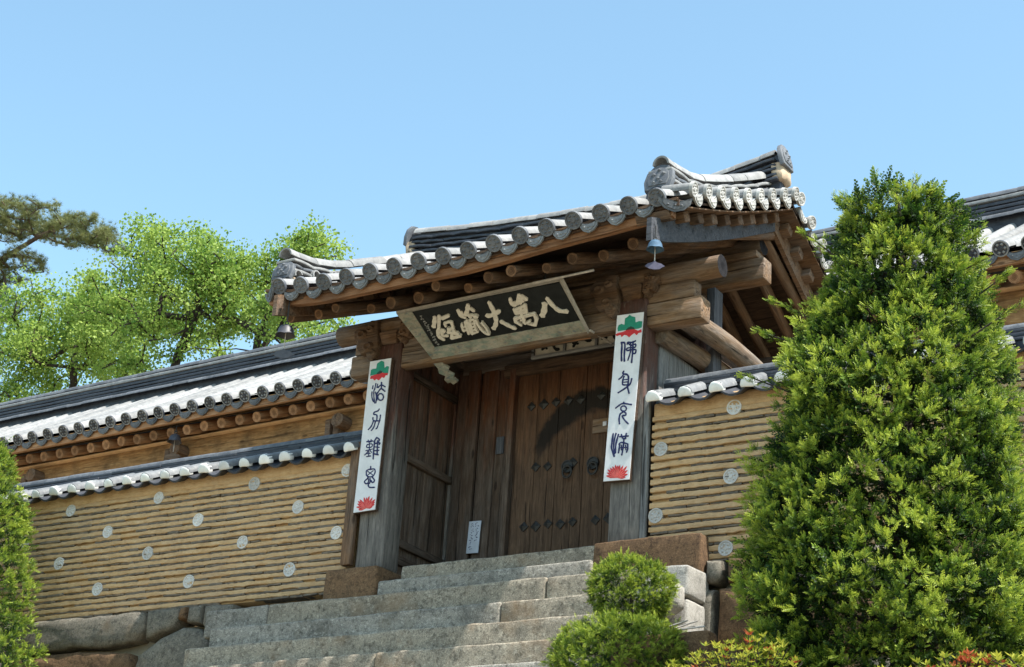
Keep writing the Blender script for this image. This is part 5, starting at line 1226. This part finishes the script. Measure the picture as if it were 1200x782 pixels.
def branch_mesh(segs):
    mb = MB()
    for (a, b, ra, rb) in segs:
        a = Vector(a); b = Vector(b); L = (b - a).length
        if L < 1e-4: continue
        Mx = frame(a, b, mid=False); n = 6; V = []
        for i, (x, r_) in enumerate(((0, ra), (L, rb))):
            for j in range(n): V.append((x, r_ * math.cos(2 * math.pi * j / n), r_ * math.sin(2 * math.pi * j / n)))
        mb.add(V, [(j, (j + 1) % n, n + (j + 1) % n, n + j)[::-1] for j in range(n)], Mx)
    return mb.me('branch', 60)

# --- tall clipped yew right of the gate
rng = np.random.default_rng(21)
YX, YY, YB, YT = 6.80, -2.25, -2.45, 2.02
PROF = [(-2.5, .9), (-2.2, 1.08), (-1.6, 1.19), (-1.0, 1.10), (-.1, .97), (.3, .85), (.8, .66), (1.2, .52), (1.55, .42), (1.75, .32), (1.9, .20)]
prz = lambda z: np.interp(z, [p[0] for p in PROF], [p[1] for p in PROF])
def lump(a, z, sd=0):                                 # uneven clipped outline: big tufts
    return np.array([.5 * nz((math.cos(t) * 1.6, math.sin(t) * 1.6, q * 1.5), 1.0, sd) + .6 * nz((math.cos(t) * 3.6, math.sin(t) * 3.6, q * 3.3), 1.0, sd + 4) for t, q in zip(a, z)])
yew = thing('yew_tree', 'tall conical yew with bright new shoots in front of the right wall', 'tree', (YX, YY, YB))
def yew_pts(n, f0, f1, zlo=-2.45, zhi=1.66):
    z = rng.uniform(zlo, zhi, n * 3); keep = rng.uniform(0, 1.35, n * 3) < prz(z) + .08; z = z[keep][:n]; a = rng.uniform(0, 2 * math.pi, len(z))
    lu = lump(a, z); f = rng.uniform(f0, f1, len(z)); r = prz(z) * .94 * f * (1 + .31 * lu) + .06 * lu
    tuft = np.stack([lu, f], 1)
    p = np.stack([YX + r * np.cos(a) + .03 * z, YY + r * np.sin(a), z], 1)
    d = np.stack([np.cos(a), np.sin(a), .55 + .5 * rng.uniform(0, 1, len(z)) + .25 * (z + 2.4) / 4.4], 1) + rng.normal(0, .28, (len(z), 3))
    return p, d, tuft
loc = (YX, YY, YB)
def thin_back(p, d, tu):                               # fewer tufts on the far side
    k = (p[:, 1] < YY + .3) | (rng.random(len(p)) < .4); return p[k], d[k], tu[k]
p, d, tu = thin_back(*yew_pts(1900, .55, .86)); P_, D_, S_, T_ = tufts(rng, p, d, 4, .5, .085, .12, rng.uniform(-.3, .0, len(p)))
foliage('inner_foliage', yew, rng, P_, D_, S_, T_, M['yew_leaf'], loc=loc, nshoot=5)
p, d, tu = thin_back(*yew_pts(3300, .84, 1.02)); P_, D_, S_, T_ = tufts(rng, p, d, 7, .62, .036, .058, -.02 + 2.7 * (tu[:, 1] - .84) + .42 * tu[:, 0] + rng.normal(0, .10, len(p)))  # tips bright as new growth; gaps between tufts darkened to paint their shade
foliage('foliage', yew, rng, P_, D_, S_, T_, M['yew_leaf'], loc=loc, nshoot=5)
# leaders standing out at the top and the sides
lead = []
for (bx, by, bz, tx, ty, tz) in ((6.70, -2.25, 1.6, 6.62, -2.25, 2.06), (6.8, -2.2, 1.55, 6.95, -2.2, 1.95), (6.55, -2.3, 1.45, 6.30, -2.3, 1.90), (6.85, -2.25, 1.4, 7.16, -2.25, 1.80), (6.45, -2.3, 1.2, 6.05, -2.35, 1.60), (6.95, -2.2, 1.0, 7.45, -2.2, 1.40), (6.3, -2.35, .7, 5.80, -2.4, 1.02), (6.25, -2.4, .5, 5.72, -2.5, .72),
        (7.1, -2.3, .6, 7.68, -2.3, .95), (6.2, -2.3, .1, 5.55, -2.4, .42), (6.9, -2.3, 1.5, 7.04, -2.4, 1.7), (6.6, -2.4, 1.6, 6.46, -2.5, 1.75), (7.1, -2.4, .9, 7.55, -2.4, 1.05), (7.2, -2.6, .2, 7.85, -2.6, .55)):
    b = np.array((bx, by, bz)); t = np.array((tx, ty, tz)); n = 34
    u = np.sort(rng.uniform(.1, 1, n)); q = b + (t - b) * u[:, None] + rng.normal(0, .035, (n, 3)) * (1.25 - u)[:, None]; dd = (t - b)[None] / np.linalg.norm(t - b) + rng.normal(0, .5, (n, 3)) * (1.15 - u)[:, None]
    lead.append((q, dd, b, t))
q = np.concatenate([l[0] for l in lead]); dd = np.concatenate([l[1] for l in lead])
foliage('leader_shoots', yew, rng, q, dd, rng.uniform(.034, .052, len(q)), rng.uniform(.15, .6, len(q)), M['yew_leaf'], loc=loc, nshoot=5)
segs = [((0, 0, -.2), (.02, 0, 1.6), .13, .10), ((.02, 0, 1.6), (.05, 0, 3.2), .10, .06), ((.05, 0, 3.2), (.0, 0, 4.4), .06, .015)]
for k in range(46):
    z = rng.uniform(.3, 4.0); a = rng.uniform(0, 6.28); r = float(prz(z + YB)) * .8; segs.append(((.02, 0, z), (r * math.cos(a), r * math.sin(a), z + .35 * r + .1), .03, .008))
for l in lead: segs.append((l[2] - np.array(loc), l[3] - np.array(loc), .012, .004))
put('trunk', branch_mesh(segs), yew, M['bark'])

# --- clipped balls and the left conical shrub
def ball(root, center, rad, n_old, n_new, rng, squash=(1, 1, .86), s0=.05, name='foliage'):
    c = np.array(center)
    def sp(n, f0, f1):
        v = rng.normal(0, 1, (n, 3)); v /= np.linalg.norm(v, axis=1, keepdims=True)
        lu = np.array([.6 * nz(q * 2.2, 1.0, rad * 9) + .5 * nz(q * 4.6, 1.0, rad * 5) for q in v]); f = rng.uniform(f0, f1, n) * (1 + .11 * lu)
        return c + v * np.array(squash) * rad * f[:, None], v + np.array([0, 0, .35]) + rng.normal(0, .3, (n, 3)), lu
    loc = root.location
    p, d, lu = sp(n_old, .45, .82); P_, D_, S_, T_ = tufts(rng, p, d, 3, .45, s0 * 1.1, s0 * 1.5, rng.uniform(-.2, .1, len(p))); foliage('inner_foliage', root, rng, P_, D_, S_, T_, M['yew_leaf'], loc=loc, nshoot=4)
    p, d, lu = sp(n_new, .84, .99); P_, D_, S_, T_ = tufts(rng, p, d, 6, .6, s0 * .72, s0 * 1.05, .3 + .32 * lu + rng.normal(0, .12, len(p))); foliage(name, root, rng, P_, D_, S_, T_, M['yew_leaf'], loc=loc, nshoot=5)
cl = thing('clipped_shrub', 'cloud-pruned shrub of two bright green balls on one stem at the stair end', 'shrub', (4.20, -1.55, -2.35))
rng2 = np.random.default_rng(5)
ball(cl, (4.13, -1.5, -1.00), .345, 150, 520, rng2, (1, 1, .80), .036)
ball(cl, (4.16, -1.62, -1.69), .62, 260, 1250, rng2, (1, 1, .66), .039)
put('trunk', branch_mesh([((0, 0, -.1), (-.02, .02, .55), .05, .04), ((-.02, .02, .55), (-.07, .05, 1.15), .035, .025), ((-.07, .05, 1.15), (-.06, .05, 1.5), .02, .008)]), cl, M['bark'])
ls = thing('conical_shrub', 'bright green conical clipped shrub at the left edge, before the long wall', 'shrub', (-4.84, -.95, -2.3))
rng3 = np.random.default_rng(8)
def cone_pts(n, f0, f1, cx, cy, z0, z1, prof):
    z = rng3.uniform(z0, z1, n); a = rng3.uniform(0, 6.283, n); lu = lump(a, z, 7); r = np.interp(z, [p_[0] for p_ in prof], [p_[1] for p_ in prof]) * rng3.uniform(f0, f1, n) * (1 + .2 * lu)
    return np.stack([cx + r * np.cos(a), cy + r * np.sin(a), z], 1), np.stack([np.cos(a), np.sin(a), np.full(n, .8)], 1) + rng3.normal(0, .3, (n, 3)), lu
PL = [(-2.3, 1.1), (-1.0, 1.06), (-.1, .86), (.75, .62), (1.25, .42), (1.65, .15)]
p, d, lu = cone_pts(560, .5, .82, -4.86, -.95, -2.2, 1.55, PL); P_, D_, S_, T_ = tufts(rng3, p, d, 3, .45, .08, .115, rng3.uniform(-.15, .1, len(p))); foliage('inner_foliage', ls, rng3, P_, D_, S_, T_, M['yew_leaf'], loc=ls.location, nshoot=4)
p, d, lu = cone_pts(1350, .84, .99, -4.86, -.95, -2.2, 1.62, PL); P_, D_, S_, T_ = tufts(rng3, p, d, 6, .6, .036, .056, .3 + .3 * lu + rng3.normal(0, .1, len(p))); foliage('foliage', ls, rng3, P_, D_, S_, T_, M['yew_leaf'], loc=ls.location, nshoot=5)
put('trunk', branch_mesh([((0, 0, -.1), (0, 0, 3.6), .08, .01)] + [((0, 0, .3 + k * .11), (.6 * math.cos(k * 2.4), .6 * math.sin(k * 2.4), .7 + k * .11), .02, .006) for k in range(24)]), ls, M['bark'])

# --- azaleas along the bottom right
def azalea(label, x, y, zt, r, seed, red):
    g = np.random.default_rng(seed); root = thing('azalea_bush', label, 'shrub', (x, y, ground_z(x, y)), group='azaleas in the bed under the yew')
    zb = root.location.z; h = zt - zb
    lv = np.array([(0, 0, 0), (.16, .03, .45), (0, .02, 1), (-.16, .03, .45)], float); lf = np.array([(0, 1, 2), (0, 2, 3)])
    tips = []; segs = []
    for k in range(64):
        a = g.uniform(0, 6.28); q = math.sqrt(g.uniform(0, 1)) * r; t = np.array([q * math.cos(a), q * math.sin(a), h * (1 - .35 * (q / r) ** 2) * g.uniform(.72, 1.0)])
        tips.append(t); segs.append(((0.15 * t[0], .15 * t[1], 0), tuple(t * np.array([.7, .7, .6])), .008, .005)); segs.append((tuple(t * np.array([.7, .7, .6])), tuple(t), .005, .003))
    put('stem', branch_mesh(segs), root, M['bark'])
    P = []; D = []; Sz = []; Tn = []
    for t in tips:
        for wh, nl_ in ((0, 9), (.05, 6), (.10, 6), (.17, 5)):
            for j in range(nl_):
                a = 2 * math.pi * j / nl_ + g.uniform(-.3, .3); P.append(t - np.array([.12 * t[0], .12 * t[1], wh])); D.append((math.cos(a), math.sin(a), (.75 if wh == 0 else .35) + g.uniform(-.25, .25))); Sz.append(g.uniform(.034, .062)); Tn.append(g.uniform(0, 1) - wh * 3)
    P = np.array(P); D = np.array(D); Sz = np.array(Sz); Tn = np.clip(np.array(Tn), 0, 1)
    is_red = np.repeat(g.random(len(tips)) < red, 26)
    for m_, nm, mt in ((~is_red, 'leaf_mass', 'azalea_leaf'), (is_red, 'red_leaf_mass', 'azalea_red')):
        if m_.sum() < 3: continue
        V, F, T = inst(lv, lf, P[m_], rot_to(D[m_], g.uniform(-.6, .6, m_.sum())), Sz[m_], Tn[m_]); put(nm, mesh_np(nm, V, F, T), root, M[mt], kind='stuff')
AZ = [('yellow-green azalea right of the clipped shrub, with red tips low down', 5.62, -3.3, -2.06, .40, .18), ('yellow-green azalea with tall tips under the left edge of the yew', 6.25, -3.75, -2.03, .42, .10), ('low red-tipped azalea in front of the middle of the yew', 6.85, -3.95, -2.40, .34, .35),
      ('low olive azalea in front of the yew, between two reddish ones', 7.3, -3.95, -2.42, .34, .1), ('bright azalea with red shoots right of centre under the yew', 7.75, -3.9, -2.33, .40, .32), ('azalea with orange-red shoots at the lower right corner', 8.3, -3.95, -2.36, .42, .28)]
for i, a in enumerate(AZ): azalea(*a[:5], 31 + i, a[5])

# --- trees on the slope behind the hall
def tree(name, label, base, targets, leafmat, barkmat, leaf_n, leaf_s, clump, seed, trunk_pts, r0, group, kind='leaf'):
    g = np.random.default_rng(seed); root = thing(name, label, 'tree', base, 0, group); B0 = np.array(base)
    nodes = [np.array(p, float) - B0 for p in trunk_pts]; par = [-1] + list(range(len(nodes) - 1))
    T = np.array(targets) - B0; order = np.argsort(np.linalg.norm(T - nodes[-1], axis=1)); tips = []
    for ti in order:
        t = T[ti]; N = np.array(nodes); dist = np.linalg.norm(N - t, axis=1) + .55 * np.maximum(0, N[:, 2] - t[2] + .1); k = int(np.argmin(dist)); a = nodes[k]; L = np.linalg.norm(t - a); ns = max(1, int(L / .45)); prev = k
        for s_ in range(1, ns + 1):
            u = s_ / ns; q = a + (t - a) * u + g.normal(0, .05, 3) * L * (1 - u) + np.array([0, 0, .10 * L * math.sin(math.pi * u)]); nodes.append(q); par.append(prev); prev = len(nodes) - 1
        tips.append(prev)
    w = np.zeros(len(nodes))
    for t in tips: w[t] += 1
    for i in range(len(nodes) - 1, 0, -1): w[par[i]] += w[i]
    rad = np.maximum(.014, r0 * .62 * (w / max(w[0], 1)) ** .47); segs = [(nodes[par[i]], nodes[i], min(rad[par[i]], rad[i] * 1.5), rad[i]) for i in range(1, len(nodes))]
    put('trunk', branch_mesh(segs), root, M[barkmat])
    tp = np.array([nodes[t] for t in tips]); n = leaf_n
    c = np.repeat(tp, n, 0); u_ = g.normal(0, 1, (len(c), 3)); u_ /= np.linalg.norm(u_, axis=1, keepdims=True); P = c + u_ * (g.uniform(0, 1, (len(c), 1)) ** .5) * np.array(clump) * np.repeat(g.uniform(1.3, 3.0, (len(tp), 1)), n, 0); tone = np.repeat(g.uniform(.15, .75, len(tp)), n) + g.normal(0, .18, len(c))
    if kind == 'leaf':
        lv = np.array([(0, 0, 0), (.42, .06, .5), (0, -.05, 1.05), (-.42, .06, .5)]); lf = np.array([(0, 1, 2, 3)])
        D = g.normal(0, 1, (len(P), 3)) + np.array([0, 0, .1])
    else:
        v = []; f = []
        for j in range(12):
            a = j * 2.4; e = .25 + .75 * (j / 12); b = len(v); o = np.array([math.cos(a), math.sin(a), e]); o /= np.linalg.norm(o); sd = np.cross(o, (0, 0, 1)) * .05; v += [-sd, sd, o]; f.append((b, b + 1, b + 2))
        lv = np.array(v); lf = np.array(f); D = g.normal(0, .4, (len(P), 3)) + np.array([0, 0, 1.0])
    V, F, Tn = inst(lv, lf, P, rot_to(D, g.uniform(0, 6.28, len(P))), leaf_s * g.uniform(.7, 1.25, len(P)), np.clip(tone, 0, 1)); put('crown', mesh_np('crown', V, F, Tn), root, M[leafmat], kind='stuff')
def blobs(g, specs):
    out = []
    for (x, y, z, rx, ry, rz_, n) in specs:
        v = g.normal(0, 1, (n, 3)); v /= np.linalg.norm(v, axis=1, keepdims=True); out.append(np.array([x, y, z + .3]) + v * np.array([rx, ry, rz_]) * (g.uniform(.25, 1, (n, 1)) ** .5))
    return np.concatenate(out)
GRP = 'spring-green trees on the slope behind the hall'
g = np.random.default_rng(2)
tree('broadleaf_tree', 'spreading spring-green tree behind the hall ridge, right of the pine', (-17.2, 14, 4.0), blobs(g, [(-18.3, 14, 11.6, 1.5, 1.4, .9, 50), (-16.6, 14, 11.3, 1.6, 1.5, 1.1, 54), (-18.2, 14.2, 13.1, .65, .6, .75, 22), (-16.9, 14, 12.7, 1.0, .9, .6, 26), (-15.6, 14, 12.2, .8, .7, .6, 22), (-17.4, 14, 10.1, 1.9, 1.4, .5, 18)]), 'maple_leaf', 'bark', 105, .074, (.21, .21, .13), 4, [(-17.0, 14, 4), (-16.9, 14, 7), (-16.75, 14, 9), (-16.5, 14, 10.3), (-16.1, 14, 11.3)], .17, GRP)
tree('broadleaf_tree', 'bright green tree behind the hall, its round heads rising beside the gate eave', (-13.6, 14.5, 4.0), blobs(g, [(-15.4, 14.5, 11.3, 1.4, 1.2, .8, 46), (-14.3, 14.5, 12.0, .5, .5, .4, 16), (-13.3, 14.5, 12.3, .7, .6, .4, 26), (-13.3, 14.5, 10.9, 1.2, 1.1, .8, 30), (-15.9, 14.5, 12.0, .8, .8, .6, 24), (-15.0, 14.5, 10.0, 1.5, 1.2, .4, 14)]), 'maple_leaf', 'bark', 105, .074, (.20, .20, .13), 5, [(-14.0, 14.5, 4), (-14.1, 14.5, 7.5), (-14.3, 14.5, 9.2), (-14.6, 14.5, 10.2)], .15, GRP)
tree('broadleaf_tree', 'light green tree at the far left under the pine boughs', (-22.2, 15.5, 4.0), blobs(g, [(-22.6, 15.5, 12.6, 1.6, 1.4, .9, 52), (-20.6, 15.5, 12.4, 1.3, 1.2, .8, 46), (-21.8, 15.5, 11.2, 2.3, 1.6, .7, 54), (-23.6, 15.5, 11.4, 1.4, 1.4, .9, 36), (-19.9, 15.5, 11.0, 1.1, 1.2, .7, 24), (-22.5, 15.5, 10.2, 1.6, 1.2, .4, 20)]), 'maple_leaf', 'bark', 105, .078, (.23, .23, .15), 6, [(-22.0, 15.5, 4), (-21.9, 15.5, 7.5), (-21.6, 15.5, 9.5), (-21.4, 15.5, 10.8)], .17, GRP)
tree('broadleaf_tree', 'thinner green tree filling the gap low behind the hall ridge', (-17.6, 19, 5.0), blobs(g, [(-20.5, 19, 13.6, 2.2, 1.6, .7, 30), (-17.5, 19, 13.0, 1.9, 1.6, .6, 26), (-24.5, 19, 13.9, 2.2, 1.6, .8, 34)]), 'maple_leaf', 'bark', 130, .090, (.28, .28, .17), 7, [(-18.5, 19, 5), (-18.6, 19, 9), (-18.8, 19, 11.5)], .16, GRP)
tree('pine_tree', 'dull green pine reaching in from the left edge above the lighter trees', (-26.6, 17, 4.5), blobs(g, [(-26.9, 17, 16.9, 1.2, 1.2, .5, 90), (-25.4, 17, 16.5, 1.3, 1.2, .38, 84), (-23.8, 17, 15.9, 1.1, 1.0, .28, 60), (-22.9, 17, 15.4, .6, .8, .2, 24), (-27.2, 17, 15.3, 1.1, 1.2, .5, 64), (-26.9, 17, 14.2, 1.0, 1.2, .5, 50), (-25.9, 17, 15.4, .7, .9, .2, 26)]), 'pine_leaf', 'bark_pine', 17, .135, (.12, .12, .05), 9, [(-28.6, 17, 4.5), (-28.5, 17, 10), (-28.2, 17, 13.4), (-27.4, 17, 15.0), (-26.5, 17, 16.0), (-25.4, 17, 16.35)], .12, 'pines on the slope', 'pine')
